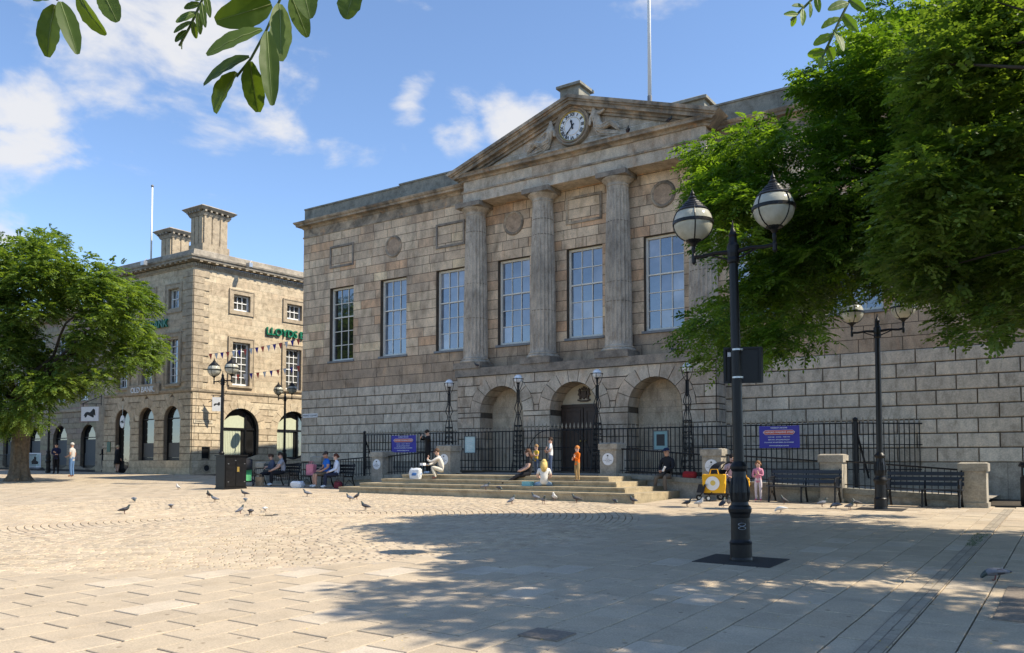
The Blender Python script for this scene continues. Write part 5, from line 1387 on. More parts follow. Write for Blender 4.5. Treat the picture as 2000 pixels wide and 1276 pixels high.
def crown_from(rng, centres, rad, per, length, pairs, ll, lw, hub, droop=.2, flat=.5):
    O, D = [], []
    for c in centres:
        n = int(per*rng.uniform(.6, 1.3)); r = rad*rng.uniform(.7, 1.25)
        q = rng.normal(0, 1, (n, 3)); q = unit(q)*(rng.uniform(0, 1, (n, 1))**.5)*r; q[:, 2] *= flat
        o = c+q; d = unit(o-hub)*.55+unit(q+1e-6)*.8+rng.normal(0, .35, (n, 3)); d[:, 2] = d[:, 2]*.45+.05
        O.append(o); D.append(d)
    return pinnate(rng, np.concatenate(O), np.concatenate(D), length, pairs, ll, lw, droop)
def limb(mb, a, b, r0, r1, rs, wob=.25, n=7):
    a, b = Vector(a), Vector(b); pts = []; L_ = (b-a).length
    for k in range(n+1):
        f = k/n; p = a+(b-a)*f; s = math.sin(PI*f)*wob*L_*.2
        pts.append(p+Vector((rs.uniform(-1,1)*s, rs.uniform(-1,1)*s, .9*s+rs.uniform(-.5,.5)*s)))
    mb.tube(pts, [r0+(r1-r0)*k/n for k in range(n+1)], 7)
# left tree
rng = np.random.default_rng(7); rs = random.Random(17)
tx, ty = -39.95, 18.7; tg = G(tx, ty)
lt = thing('locust_tree', 'spreading light green locust tree with ribbed trunk at the left', 'tree', (tx, ty, tg))
m = MB(); nseg = 26; prof = [(-.1,.72),(.05,.56),(.25,.45),(.6,.38),(1.2,.34),(1.9,.33),(2.6,.36),(3.2,.33),(3.9,.24)]
b0 = len(m.v)
for z, r_ in prof:
    for k in range(nseg):
        w = 2*PI*k/nseg; q = r_*(1+.13*math.sin(5*w+z*.9)+.08*math.sin(9*w-z*1.3)+rs.uniform(-.03,.03)); m.v.append((tx+q*math.cos(w)+.05*z*.3, ty+q*math.sin(w), tg+z))
for i in range(len(prof)-1):
    for k in range(nseg):
        k2 = (k+1) % nseg; m.f.append((b0+i*nseg+k,b0+i*nseg+k2,b0+(i+1)*nseg+k2,b0+(i+1)*nseg+k)); m.m.append(0); m.t.append((1,1,1))
m.build('trunk', 'bark', lt)
PL = [(-250,580),(-120,500),(20,478),(100,468),(175,508),(240,540),(298,590),(312,650),(296,695),(303,728),(252,735),(205,720),(172,780),(130,790),(100,750),(60,825),(5,835),(-120,820),(-240,770)]
cl = clusters_in(PL, 35.2, 40.5, 265, rs)
V, T = crown_from(rng, cl, .72, 88, .42, 6, .125, .062, np.array([tx, ty, 4.0]), .4, .75)
o = link('crown', mesh_np('crown', V, 4, ['leaf_locust'], T), lt)
m = MB(); top = (tx+.1, ty, tg+3.4)
for c in rs.sample(cl, 12): limb(m, top, c, .10, .02, rs)
m.build('limbs', 'dark_bark', lt)
# right hand trees, trunks out of the frame
rt = thing('locust_tree', 'dark green locust tree overhanging from the right behind the foreground lamp', 'tree', (1.9, 14.2, G(1.9,14.2))); rg_ = G(1.9,14.2)
MB().tube([(1.9,14.2,rg_-.1),(1.88,14.2,rg_+.6),(1.8,14.15,rg_+2),(1.6,14.2,rg_+3.6)], [.36,.27,.23,.2], 12).build('trunk', 'bark', rt)
PA_ = [(1700,330),(1650,260),(1600,240),(1592,165),(1660,110),(1720,30),(1790,-60),(1900,-170),(2200,-170),(2300,0),(2300,520),(2150,640),(1980,600),(1850,610),(1740,560)]
PI_ = [p for p in PA_ if p[0] < 1950 and p[1] > 0]+[(2020,600),(2020,0)]
PI_ = [(1366,305),(1410,285),(1490,245),(1575,235),(1592,165),(1660,110),(1720,30),(2030,-20),(2030,570),(1850,580),(1745,520),(1690,520),(1645,560),(1600,660),(1500,700),(1410,705),(1365,650),(1375,600),(1500,570),(1470,470),(1400,490),(1372,455),(1420,410),(1380,365)]
ca_ = clusters_in(PI_, 13.0, 17.5, 295, rs)+clusters_in([(1480,450),(1700,420),(1720,500),(1640,560),(1500,600)], 14.0, 17.0, 34, rs)+clusters_in([(1368,305),(1440,275),(1500,300),(1480,420),(1400,440)], 13.2, 15.5, 22, rs)+clusters_in(PA_, 13.0, 17.5, 110, rs)
ea_ = []  # extra leaf clusters outside the view, added to shade the paving at right
while len(ea_) < 190:
    q = Vector((rs.gauss(0,.5), rs.gauss(0,.5), rs.gauss(0,.5)))
    if q.length > 1: continue
    p = Vector((2.9+q.x*4.0, 16.3+q.y*3.6, 5.8+q.z*2.4)); d_ = p.dot(_F)
    if d_ > 0 and abs(p.dot(_R)/d_*FPX) < 1060 and CY-p.dot(_U)/d_*FPX > -40: continue
    ea_.append(np.array(p))
def px_of(p):
    p = Vector(p); d_ = p.dot(_F); return 1000+p.dot(_R)/d_*FPX, CY-p.dot(_U)/d_*FPX
ca_ = [c for c in ca_ if math.hypot(px_of(c)[0]-1672, px_of(c)[1]-628) > 66]+ea_
V, T = crown_from(rng, ca_, .44, 56, .36, 6, .085, .038, np.array([1.6, 14.5, 5.0]), .32)
link('crown', mesh_np('crown', V, 4, ['leaf_dark'], T), rt)
m = MB()
for c in rs.sample(ca_[:300], 20): limb(m, (1.6,14.2,rg_+3.5), c, .07, .010, rs, .12)
m.build('limbs', 'dark_bark', rt)
bt = thing('broadleaf_tree', 'olive green small leaved tree filling the right edge of the view', 'tree', (3.0, 9.6, G(3.0,9.6))); bg_ = G(3.0,9.6)
MB().tube([(3.0,9.6,bg_-.1),(3.0,9.6,bg_+.7),(2.95,9.6,bg_+2.2),(2.8,9.5,bg_+3.6)], [.3,.22,.18,.15], 12).build('trunk', 'bark', bt)
PB_ = [(1775,120),(1830,40),(1870,-60),(1950,-150),(2300,-150),(2400,0),(2400,500),(2200,640),(2000,650),(1890,660),(1800,630),(1735,520),(1712,390),(1765,320),(1775,200)]
PJ_ = [(1785,130),(1830,60),(1870,0),(2030,-20),(2030,615),(1890,625),(1830,600),(1775,510),(1755,390),(1800,320),(1810,200)]
cb_ = clusters_in(PJ_, 9.2, 12.4, 150, rs)+clusters_in(PB_, 9.2, 12.4, 90, rs)
ex_ = []  # unseen leaf clusters added for dappled shade, kept where their shadow meets near paving
while len(ex_) < 330:
    q = Vector((rs.gauss(0,.5), rs.gauss(0,.5), rs.gauss(0,.5)))
    if q.length > 1: continue
    p = Vector((3.6+q.x*4.6, 9.4+q.y*3.0, 5.6+q.z*2.8)); d_ = p.dot(_F)
    if p.x-.82*(p.z+1.4) < -7.2 or p.y-.37*(p.z+1.4) < 5.6: continue
    if d_ > 0 and abs(p.dot(_R)/d_*FPX) < 1090 and CY-p.dot(_U)/d_*FPX > -60: continue
    ex_.append(np.array(p))
V, T = crown_from(rng, cb_, .38, 58, .23, 4, .062, .046, np.array([2.8, 9.8, 4.5]), .15)
V2, T2 = crown_from(rng, ex_, .34, 34, .23, 4, .062, .046, np.array([2.8, 9.8, 4.5]), .15)
V, T = np.concatenate([V, V2]), np.concatenate([T, T2])
link('crown', mesh_np('crown', V, 4, ['leaf_round'], T), bt)
m = MB()
for c in rs.sample(cb_, 12): limb(m, (2.8,9.5,bg_+3.5), c, .06, .008, rs)
m.build('limbs', 'dark_bark', bt)
# sprigs close to the lens, hanging from branches above the view
def leaflet(mb, b, t, w, rs):
    b, t = Vector(b), Vector(t); d = t-b; L_ = d.length; d.normalize()
    v = -_F; s = d.cross(v).normalized(); nn = s.cross(d); roll = rs.uniform(-.7,.7); s = s*math.cos(roll)+nn*math.sin(roll); nn = s.cross(d)
    N = 12; W = 6; vs = []; ed = [rs.uniform(.93,1.05) for _ in range(N+1)]; curl = rs.uniform(.08,.4)
    for i in range(N+1):
        f = i/N; ww = w*.5*(math.sin(PI*min(1., f*.94+.03))**.62)*ed[i]; bend = -.16*L_*f*f
        for j in range(-W//2, W//2+1):
            u = j/(W/2); vs.append(b+d*(L_*f)+s*(ww*u)+nn*(bend+curl*ww*abs(u)+.04*ww*math.sin(i*1.9+j)))
    k = W+1
    mb.add(vs, [(i*k+j, i*k+j+1, (i+1)*k+j+1, (i+1)*k+j) for i in range(N) for j in range(W)], 0, (rs.uniform(.2,1),)*3)
    return [vs[i*k+W//2]+nn*.0004 for i in range(N+1)], [vs[i*k+W//2]-nn*.0004 for i in range(N+1)]
def sprig(label, depth, rach, leaves, mat='leaf_near'):
    rs2 = random.Random(len(label)); s = thing('leaf_sprig', label, 'foliage', at(rach[0][0][0], rach[0][0][1], depth))
    m = MB()
    for r_ in rach: m.tube([at(x, y, depth+.01*i) for i, (x, y) in enumerate(r_)], [.0016*depth]*len(r_), 5)
    m.build('stem', 'twig', s)
    for (x0, y0, x1, y1, w) in leaves:
        mb = MB(); dd = depth+rs2.uniform(-.03,.03); ribs = leaflet(mb, at(x0, y0, dd), at(x1, y1, dd+rs2.uniform(-.04,.04)), w/FPX*dd*1.1, rs2)
        o = mb.build('leaflet', mat, s, smooth=True)
        rb = MB()
        for r_ in ribs: rb.tube(r_, [.0007*dd*(1-.07*i) for i in range(len(r_))], 4)
        rb.build('midrib', 'leaf_rib', o)
sprig('large green leaflets hanging at the top centre left of the sky', 1.15, [[(600,-160),(560,-30),(520,60),(490,115),(462,150)],[(560,-60),(600,-20),(600,5)]],
      [(530,8,425,42,52),(512,58,398,90,50),(487,112,388,152,46),(463,142,412,214,50),(488,120,502,222,40),(522,62,530,188,34),(546,8,552,106,40),(570,-6,598,64,32),(590,-30,604,26,42),(560,-40,470,-30,44)])
sprig('green leaflets hanging in the top left corner of the sky', 1.2, [[(190,-120),(150,-30),(110,0)],[(150,-30),(205,-25)]],
      [(108,10,84,106,46),(118,4,150,90,34),(150,-12,196,68,38),(200,-18,224,34,38),(130,-20,60,-10,40)])
sprig('small narrow leaflets between the two big sprigs at the top', 1.9, [[(412,-60),(395,0),(372,50),(350,90)]],
      [(400,-8,372,-2,12),(402,-10,408,26,12),(392,8,358,14,13),(394,6,398,46,12),(385,24,345,38,14),(386,24,392,66,12),(376,42,338,58,14),(378,42,382,76,12),(366,60,340,80,12),(358,76,350,94,11)])
sprig('single green leaflet at the top edge of the sky', 1.2, [[(720,-60),(695,-20)]], [(694,-22,674,32,46)])
sprig('dark fern like leaflets at the top edge right of the flagpole', 2.2, [[(1640,-60),(1590,-5),(1545,40)],[(1680,-40),(1640,40),(1605,115)]],
      [(1600,-14,1580,-32,12),(1594,-8,1600,20,12),(1586,0,1562,-8,12),(1582,4,1586,32,11),(1572,14,1550,8,11),(1568,18,1570,44,11),(1558,28,1536,26,10),(1554,32,1546,52,10),
       (1660,0,1690,20,16),(1656,6,1622,14,18),(1646,28,1672,58,17),(1642,36,1606,50,18),(1630,60,1652,92,18),(1626,68,1590,84,20),(1616,90,1630,120,18),(1610,100,1578,108,18),(1604,112,1602,132,16)], 'leaf_dark')
# ------------------------------------------------------------------ people
_cm = {}
def cloth(c, rough=.85):
    k = tuple(round(v, 3) for v in c)
    if k not in _cm: _cm[k] = plain('cloth_%d' % len(_cm), c, rough, spec=.2, vary=.14, scale=16, bump=.25)
    return _cm[k]
SKIN = [(.56,.34,.25),(.60,.38,.29),(.47,.27,.19)]
STAND = dict(pel=(0,0,.95), spi=(0,.01,1.14), che=(0,0,1.34), nec=(0,0,1.49), hb=(0,-.015,1.57), ht=(0,-.02,1.685), sl=(.17,0,1.41), el=(.23,.03,1.13), wl=(.24,-.06,.90), pl=(.235,-.09,.82), sr=(-.17,0,1.41), er=(-.23,.03,1.13), wr=(-.24,-.06,.90), pr=(-.235,-.09,.82),
             hl=(.095,0,.90), kl=(.10,-.02,.49), al=(.10,.03,.085), tl=(.115,-.13,.045), hr=(-.095,0,.90), kr=(-.10,-.02,.49), ar=(-.10,.03,.085), tr=(-.115,-.13,.045))
SIT = dict(pel=(0,.02,.52), spi=(0,.04,.71), che=(0,.01,.92), nec=(0,-.01,1.07), hb=(0,-.035,1.15), ht=(0,-.045,1.265), sl=(.17,.01,.99), el=(.23,-.05,.73), wl=(.13,-.28,.63), pl=(.07,-.33,.61), sr=(-.17,.01,.99), er=(-.23,-.05,.73), wr=(-.13,-.28,.63), pr=(-.07,-.33,.61),
           hl=(.095,-.02,.50), kl=(.12,-.43,.50), al=(.12,-.43,.085), tl=(.13,-.59,.045), hr=(-.095,-.02,.50), kr=(-.12,-.43,.50), ar=(-.12,-.43,.085), tr=(-.13,-.59,.045))
JN = list(STAND); RAD = dict(pel=.145, spi=.125, che=.145, nec=.06, hb=.088, ht=.082, sl=.075, el=.047, wl=.034, pl=.036, sr=.075, er=.047, wr=.034, pr=.036, hl=.10, kl=.066, al=.046, tl=.040, hr=.10, kr=.066, ar=.046, tr=.040)
BONES = [('pel','spi','top'),('spi','che','top'),('che','nec','top'),('nec','hb','skin'),('hb','ht','skin'),('che','sl','top'),('sl','el','top'),('el','wl','fore'),('wl','pl','skin'),('che','sr','top'),('sr','er','top'),('er','wr','fore'),('wr','pr','skin'),
         ('pel','hl','bot'),('hl','kl','bot'),('kl','al','shin'),('al','tl','shoe'),('pel','hr','bot'),('hr','kr','bot'),('kr','ar','shin'),('ar','tr','shoe')]
def person(label, loc, face, pose, over=None, h=1.75, top=(.3,.3,.3), bot=(.05,.06,.1), shoe=(.1,.1,.1), skin_c=0, hair=(.05,.03,.02), sleeves=False, shorts=False, long_hair=0., bald=False, head=1.0, wide=1.0, extra=None):
    J = dict(pose); J.update(over or {}); s = h/1.76
    V = [Vector(J[k])*s for k in JN]; hd = Vector(J['hb'])*s
    rad = []
    for k in JN:
        r_ = RAD[k]*s
        if k in ('hb','ht'): r_ *= head
        if k in ('pel','spi','che','hl','hr','sl','sr'): r_ *= wide
        rad.append(r_)
    if head != 1.0:
        i = JN.index('ht'); V[i] = hd+(V[i]-hd)*head
    E_ = [(JN.index(a), JN.index(b)) for a, b, c in BONES]
    me = skin('person', V, E_, rad, 1)
    mats = [plain_skin(skin_c), cloth(top), cloth(bot), cloth(shoe)]
    for m in mats: me.materials.append(m)
    n = len(me.polygons); cen = np.empty(n*3, np.float32); me.polygons.foreach_get('center', cen); cen = cen.reshape(-1, 3)
    best = np.full(n, 1e9); idx = np.zeros(n, np.int32)
    cls = {'top':1,'bot':2,'shoe':3,'skin':0,'fore':1 if sleeves else 0,'shin':0 if shorts else 2}
    for a, b, c in BONES:
        A, B = np.array(V[JN.index(a)]), np.array(V[JN.index(b)]); ra, rb = rad[JN.index(a)], rad[JN.index(b)]
        d = B-A; t = np.clip(((cen-A)@d)/max(1e-9, d@d), 0, 1); dist = np.linalg.norm(cen-(A+t[:,None]*d), axis=1)-(ra+(rb-ra)*t)
        k = dist < best; best[k] = dist[k]; idx[k] = cls[c]
        if c == 'top' and a in ('sl','sr') and not sleeves: kk = k & (t > .62); idx[kk] = 0
    # face and fingers
    hm = (V[JN.index('hb')]+V[JN.index('ht')])/2; r_ = .088*s*head; add = MB()
    ax = (V[JN.index('ht')]-V[JN.index('hb')]).normalized(); fwd = Vector((0,-1,0)); fwd = (fwd-ax*fwd.dot(ax)).normalized(); lat = fwd.cross(ax)
    add.tube([hm+fwd*r_*.85+ax*r_*.25, hm+fwd*r_*1.18-ax*r_*.12, hm+fwd*r_*.9-ax*r_*.2], [r_*.09,r_*.17,r_*.1], 6, m=0)
    for sg in (-1, 1):
        p = hm+fwd*r_*.9+ax*r_*.22+lat*sg*r_*.38; add.ball(p, r_*.10, 6, 4, m=3)
        p = hm+lat*sg*r_*1.0-ax*r_*.02; add.ball(p, r_*.24, 6, 5, m=0, sx=.5)
    add.tube([hm+fwd*r_*.93-ax*r_*.48+lat*r_*.28, hm+fwd*r_*1.0-ax*r_*.5, hm+fwd*r_*.93-ax*r_*.48-lat*r_*.28], r_*.055, 4, m=0)
    for w_, p_ in (('wl','pl'),('wr','pr')):
        W, P = V[JN.index(w_)], V[JN.index(p_)]; d = (P-W).normalized(); sd = d.orthogonal().normalized(); up_ = sd.cross(d)
        for q in range(4):
            o_ = P+sd*(q-1.5)*.017*s; L_ = (.05,.06,.057,.043)[q]*s
            add.tube([o_-d*.01*s, o_+d*(.025*s+L_*.5), o_+d*(.02*s+L_)+up_*.018*s], [.009*s,.008*s,.006*s], 5, m=0)
        add.tube([P-d*.03*s+sd*.025*s, P+sd*.045*s+d*.01*s, P+sd*.045*s+d*.035*s], [.010*s,.009*s,.007*s], 5, m=0)
    bm = bmesh.new(); bm.from_mesh(me); bm.faces.ensure_lookup_table()
    for f, i in zip(bm.faces, idx): f.material_index = int(i); f.smooth = True
    vs = [bm.verts.new(v) for v in add.v]
    for f, i in zip(add.f, add.m):
        try: q = bm.faces.new([vs[k] for k in f]); q.material_index = i; q.smooth = True
        except ValueError: pass
    bm.to_mesh(me); bm.free()
    o = link('person', me); o.location = loc; o.rotation_euler = (0,0,face); tag(o, label, 'person')
    if not bald:
        hb = MB(); c = hm-fwd*r_*.22+ax*r_*.34; R_ = r_*1.11; rs_ = random.Random(len(label)); nn, kk = 14, 9
        for i in range(kk+1):
            th = PI*.62*i/kk
            for j in range(nn):
                ph = 2*PI*j/nn; q = R_*(1+rs_.uniform(-.05,.05)); v = c+(lat*math.cos(ph)*.92-fwd*math.sin(ph))*math.sin(th)*q+ax*math.cos(th)*q*.98
                hb.v.append(tuple(v))
        for i in range(kk):
            for j in range(nn): hb.f.append((i*nn+j,i*nn+(j+1)%nn,(i+1)*nn+(j+1)%nn,(i+1)*nn+j)); hb.m.append(0); hb.t.append((1,1,1))
        if long_hair:
            for q in range(-3, 4):
                w = q*.38; b_ = hm+ax*r_*.25-fwd*r_*.9*math.cos(w)+lat*r_*.9*math.sin(w)
                e_ = b_-ax*(long_hair*s)-fwd*r_*(.45)*math.cos(w)+lat*r_*.25*math.sin(w)
                hb.tube([b_, (b_+e_)/2-fwd*r_*.3, e_], [r_*.42,r_*.44,r_*.12], 7)
        hme = hb.mesh('hair', [cloth(hair, .6)], True, False); ho = link('hair', hme, o, False)
    if extra: extra(o, V, s, hm, r_, fwd, ax, lat)
    return o
def plain_skin(i):
    k = 'skin_%d' % i
    return MATS[k] if k in MATS else plain(k, SKIN[i], .55, spec=.35, vary=.08)
def cap_extra(c):
    def f(o, V, s, hm, r_, fwd, ax, lat):
        m = MB(); b = hm+ax*r_*.45
        m.v = []; nn = 14
        for i in range(6):
            th = PI*.5*i/5
            for j in range(nn): ph = 2*PI*j/nn; m.v.append(tuple(b+(lat*math.cos(ph)+fwd*math.sin(ph))*math.sin(th)*r_*1.14+ax*math.cos(th)*r_*.85))
        for i in range(5):
            for j in range(nn): m.f.append((i*nn+j,i*nn+(j+1)%nn,(i+1)*nn+(j+1)%nn,(i+1)*nn+j)); m.m.append(0); m.t.append((1,1,1))
        p = [b+fwd*r_*1.0+lat*r_*.8, b+fwd*r_*1.9+lat*r_*.5-ax*r_*.15, b+fwd*r_*1.9-lat*r_*.5-ax*r_*.15, b+fwd*r_*1.0-lat*r_*.8]
        m.add(p+[q+ax*r_*.08 for q in p], [(0,1,2,3),(7,6,5,4),(0,4,5,1),(1,5,6,2),(2,6,7,3)])
        link('cap', m.mesh('cap', [cloth(c)], True, False), o, False)
    return f
def shades(o, V, s, hm, r_, fwd, ax, lat):
    m = MB()
    for sg in (-1, 1): m.ball(hm+fwd*r_*.98+ax*r_*.2+lat*sg*r_*.36, r_*.26, 8, 5, sx=.9)
    link('sunglasses', m.mesh('sunglasses', [MATS['clock_black']], True, False), o, False)
LZ = -.45
P_EAT = dict(wl=(.06,-.22,1.18), el=(.22,-.08,1.12), pl=(.03,-.20,1.28), wr=(-.10,-.24,1.08), er=(-.23,-.06,1.10), pr=(-.05,-.26,1.15))
person('youth in black hooded top and trousers standing with arms raised on the landing', (-18.9,22.5,LZ), -.5, STAND, dict(el=(.30,-.14,1.36), wl=(.12,-.28,1.46), pl=(.05,-.27,1.50), er=(-.30,-.12,1.34), wr=(-.12,-.26,1.42), pr=(-.06,-.26,1.46), ht=(0,-.06,1.66)), 1.58, (.012,.012,.014), (.012,.012,.013), (.55,.62,.68), 0, (.03,.02,.015), True)
person('woman in pale cardigan and cream trousers crouching on the steps eating from a box', (-17.2,21.22,-.59), -1.0, SIT, dict(pel=(0,.05,.30), spi=(0,-.02,.48), che=(0,-.12,.68), nec=(0,-.16,.83), hb=(0,-.20,.90), ht=(0,-.22,1.01), sl=(.17,-.12,.75), sr=(-.17,-.12,.75), el=(.22,-.36,.60), wl=(.06,-.52,.68), pl=(.03,-.50,.76), er=(-.2,-.34,.54), wr=(-.08,-.55,.50), pr=(-.04,-.60,.50), hl=(.1,.0,.30), kl=(.14,-.36,.44), al=(.13,-.22,.085), tl=(.14,-.36,.04), hr=(-.1,.0,.30), kr=(-.14,-.36,.42), ar=(-.13,-.22,.085), tr=(-.14,-.36,.04)), 1.65, (.60,.56,.50), (.62,.58,.48), (.22,.10,.08), 0, (.09,.05,.03), True)
person('mother in black top and black trousers sitting on the steps with legs stretched out', (-14.0,21.5,LZ-.42), -.85, SIT, dict(kl=(.12,-.42,.44), al=(.14,-.78,.20), tl=(.15,-.92,.24), kr=(-.08,-.40,.42), ar=(-.06,-.72,.14), tr=(-.06,-.86,.17), wl=(.16,-.25,.62), pl=(.12,-.31,.60)), 1.66, (.02,.02,.022), (.016,.016,.02), (.05,.04,.04), 1, (.09,.045,.025), False, long_hair=.28)
person('small boy in a yellow T-shirt eating beside the mother in black', (-13.95,21.85,LZ), -.35, STAND, P_EAT, .95, (.62,.42,.06), (.10,.14,.22), (.3,.3,.3), 1, (.30,.18,.08), False, head=1.35)
person('girl with long blonde hair in white top and pale jeans sitting with her back turned', (-12.9,20.62,-.73-.36), PI+.55, SIT, dict(kl=(.34,-.25,.46), al=(.10,-.38,.44), tl=(-.02,-.40,.43), kr=(-.34,-.25,.46), ar=(-.10,-.34,.43), tr=(.04,-.36,.42), wl=(.10,-.30,.68), pl=(.06,-.32,.72), wr=(-.10,-.30,.66), pr=(-.05,-.32,.68)), 1.52, (.68,.66,.62), (.30,.40,.50), (.6,.6,.58), 1, (.62,.45,.16), False, long_hair=.34)
person('dark haired boy in a white T-shirt standing on the landing eating', (-13.55,22.05,LZ), -.95, STAND, P_EAT, 1.18, (.74,.74,.75), (.07,.10,.18), (.1,.1,.1), 0, (.05,.03,.02), False, head=1.18)
person('red haired boy in an orange jumper and camouflage trousers on the steps', (-12.0,21.0,-.59), -.4, STAND, P_EAT, 1.02, (.74,.16,.015), (.36,.24,.11), (.12,.09,.07), 1, (.52,.19,.05), True, head=1.3)
person('man in navy cap and dark jacket sitting on the ramp wall', (-9.95,22.72,-.475-.45), -.15, SIT, dict(kl=(.16,-.40,.46), al=(.20,-.42,-.02), tl=(.22,-.57,-.06), kr=(-.16,-.36,.46), ar=(-.24,-.32,.0), tr=(-.27,-.46,-.04), wl=(.06,-.30,.66), pl=(.02,-.35,.64), wr=(-.06,-.30,.64), pr=(-.0,-.36,.62)), 1.76, (.018,.02,.025), (.15,.12,.09), (.03,.03,.03), 2, (.2,.18,.16), True, bald=True, extra=cap_extra((.02,.03,.07)))
person('dark haired woman in white and pink sitting behind the pushchair', (-8.0,22.72,-.57-.46), .5, SIT, dict(wl=(.1,-.25,.92), el=(.24,-.1,.76), pl=(.06,-.27,.99)), 1.64, (.66,.48,.50), (.05,.05,.07), (.1,.1,.1), 0, (.015,.012,.012), True)
person('little girl in pink dress and white tights standing at the bench end', (-7.15,22.35,G(-7.15,22.35)), .1, STAND, P_EAT, 1.08, (.66,.26,.36), (.70,.62,.66), (.65,.16,.24), 1, (.22,.11,.05), True, head=1.25, long_hair=.12)
person('woman holding a baby at the left end of the black bench', (-26.1,21.62,G(-26.1,21.6)), -.35, SIT, dict(ht=(-.02,-.10,1.25), wl=(.0,-.26,.72), pl=(-.08,-.27,.72), wr=(.02,-.28,.78), pr=(.1,-.27,.78)), 1.66, (.07,.09,.14), (.02,.02,.025), (.7,.7,.7), 0, (.07,.04,.025), True, long_hair=.1)
person('bearded man in a grey T-shirt sitting on the black bench beside the woman', (-25.45,21.62,G(-25.4,21.6)), -.55, SIT, dict(nec=(0,-.06,1.05), hb=(0,-.11,1.12), ht=(0,-.14,1.23), che=(0,-.05,.91), sl=(.17,-.06,.97), sr=(-.17,-.06,.97), el=(.2,-.2,.72), er=(-.2,-.2,.72), wl=(.05,-.42,.60), wr=(-.05,-.42,.60), pl=(.02,-.47,.58), pr=(-.02,-.47,.58)), 1.78, (.30,.31,.35), (.018,.018,.022), (.72,.72,.70), 0, (.04,.028,.02), False)
person('man in a bright blue T-shirt and sunglasses sitting on the bench', (-23.05,21.62,G(-23,21.6)), -.45, SIT, dict(el=(.26,-.02,.74), wl=(.18,-.26,.60)), 1.78, (.02,.15,.55), (.16,.13,.09), (.7,.7,.68), 2, (.05,.035,.03), False, True, wide=1.15, extra=shades)
person('brown haired woman in a white blouse sitting beside the man in blue', (-22.5,21.6,G(-22.5,21.6)), -.6, SIT, {}, 1.68, (.66,.70,.80), (.03,.035,.06), (.75,.75,.75), 1, (.10,.035,.02), True, long_hair=.08, wide=1.12)
person('man in a patterned pale shirt and blue jeans standing in the sun', (-42.55,22.47,G(-42.5,22.5)), -1.0, STAND, dict(wl=(.16,-.2,1.02), pl=(.12,-.26,1.02)), 1.78, (.46,.45,.44), (.10,.19,.36), (.45,.22,.12), 2, (.5,.48,.46), False, wide=1.1)
person('man in dark blue and black leaning by the left lamp post', (-47.9,24.4,G(-48,24.4)), .9, STAND, dict(el=(.2,-.12,1.15), wl=(.02,-.24,1.2), pl=(-.04,-.24,1.24), er=(-.2,-.12,1.15), wr=(.0,-.25,1.1), pr=(.06,-.26,1.1)), 1.78, (.02,.025,.07), (.012,.012,.015), (.015,.015,.015), 0, (.03,.02,.015), True)
def coat(o, V, s, hm, r_, fwd, ax, lat):
    m = MB(); m.lathe([(.15*s,1.36*s),(.19*s,1.2*s),(.2*s,.95*s),(.24*s,.7*s),(.26*s,.55*s),(.24*s,.56*s)], n=18, sy=.8); link('coat', m.mesh('coat', [cloth((.012,.012,.014))], True, False), o, False)
person('blonde woman in a black coat going in at the bank door', (-46.55,27.25,G(-46.5,27.2)), PI, STAND, {}, 1.64, (.012,.012,.014), (.50,.34,.26), (.05,.04,.04), 1, (.55,.45,.28), True, True, long_hair=.06, extra=coat)
person('dark clothed figure standing in the narrow arch left of the bank', (-49.3,28.0,G(-49,28)), -1.2, STAND, dict(wl=(.1,-.24,1.05), pl=(.05,-.28,1.06)), 1.72, (.02,.02,.025), (.015,.015,.02), (.02,.02,.02), 0, (.03,.02,.015), True)
# ------------------------------------------------------------------ pushchairs, bags and other belongings
def pram(label, loc, face, hood, seat, wheels=.13):
    p = thing('pushchair', label, 'pushchair', loc, face); k = 'lamp_iron'
    for sx in (-1, 1):
        for y, r_ in ((-.32,wheels*.8),(.34,wheels)):
            w = inst('wheel', MB().tube([(-.022,0,0),(.022,0,0)], r_, 14).mesh('wheel', ['clock_black']), p, (sx*.26,y,r_), world=False)
            inst('rim', MB().tube([(-.026,0,0),(.026,0,0)], r_*.55, 10).mesh('rim', ['steel']), w, world=False)
    m = MB()
    for sx in (-1, 1):
        m.tube([(sx*.24,-.32,wheels),(sx*.23,.05,.5),(sx*.22,.48,1.0)], .014, 6); m.tube([(sx*.24,.34,wheels),(sx*.23,-.05,.55),(sx*.22,-.2,.65)], .014, 6)
    m.tube([(-.22,.48,1.0),(-.1,.52,1.04),(.1,.52,1.04),(.22,.48,1.0)], .018, 6); m.build('frame', k, p, world=False)
    m = MB(); m.add([(-.2,-.35,.45),(.2,-.35,.45),(.21,.05,.42),(-.21,.05,.42),(-.21,.3,.85),(.21,.3,.85),(-.2,-.42,.22),(.2,-.42,.22)], [(0,1,2,3),(3,2,5,4),(6,7,1,0)]); m.build('seat', seat, p, world=False)
    m = MB(); n = 8
    for i in range(n+1):
        th = PI*.62*i/n; 
        for sx in (-1, -.5, 0, .5, 1): m.v.append((sx*.23, .28-.30*math.sin(th)*1.0, .78+.30*math.cos(th)*(1-.12*sx*sx)-.05*(i/n)))
    for i in range(n):
        for j in range(4): m.f.append((i*5+j,i*5+j+1,(i+1)*5+j+1,(i+1)*5+j)); m.m.append(0); m.t.append((1,1,1))
    m.build('hood', hood, p, world=False, smooth=True)
    m = MB(); m.box(-.2,.2,-.2,.25,.16,.3); m.build('basket', 'clock_black', p, world=False)
plain('pram_green', (.10,.42,.16), .7, vary=.2); plain('pram_black', (.014,.014,.017), .75, vary=.3)
plain('tote_yellow', (.80,.42,.015), .7, vary=.08); plain('carrier_white', (.62,.66,.70), .55, vary=.15); plain('carrier_blue', (.05,.17,.45), .5, vary=.1)
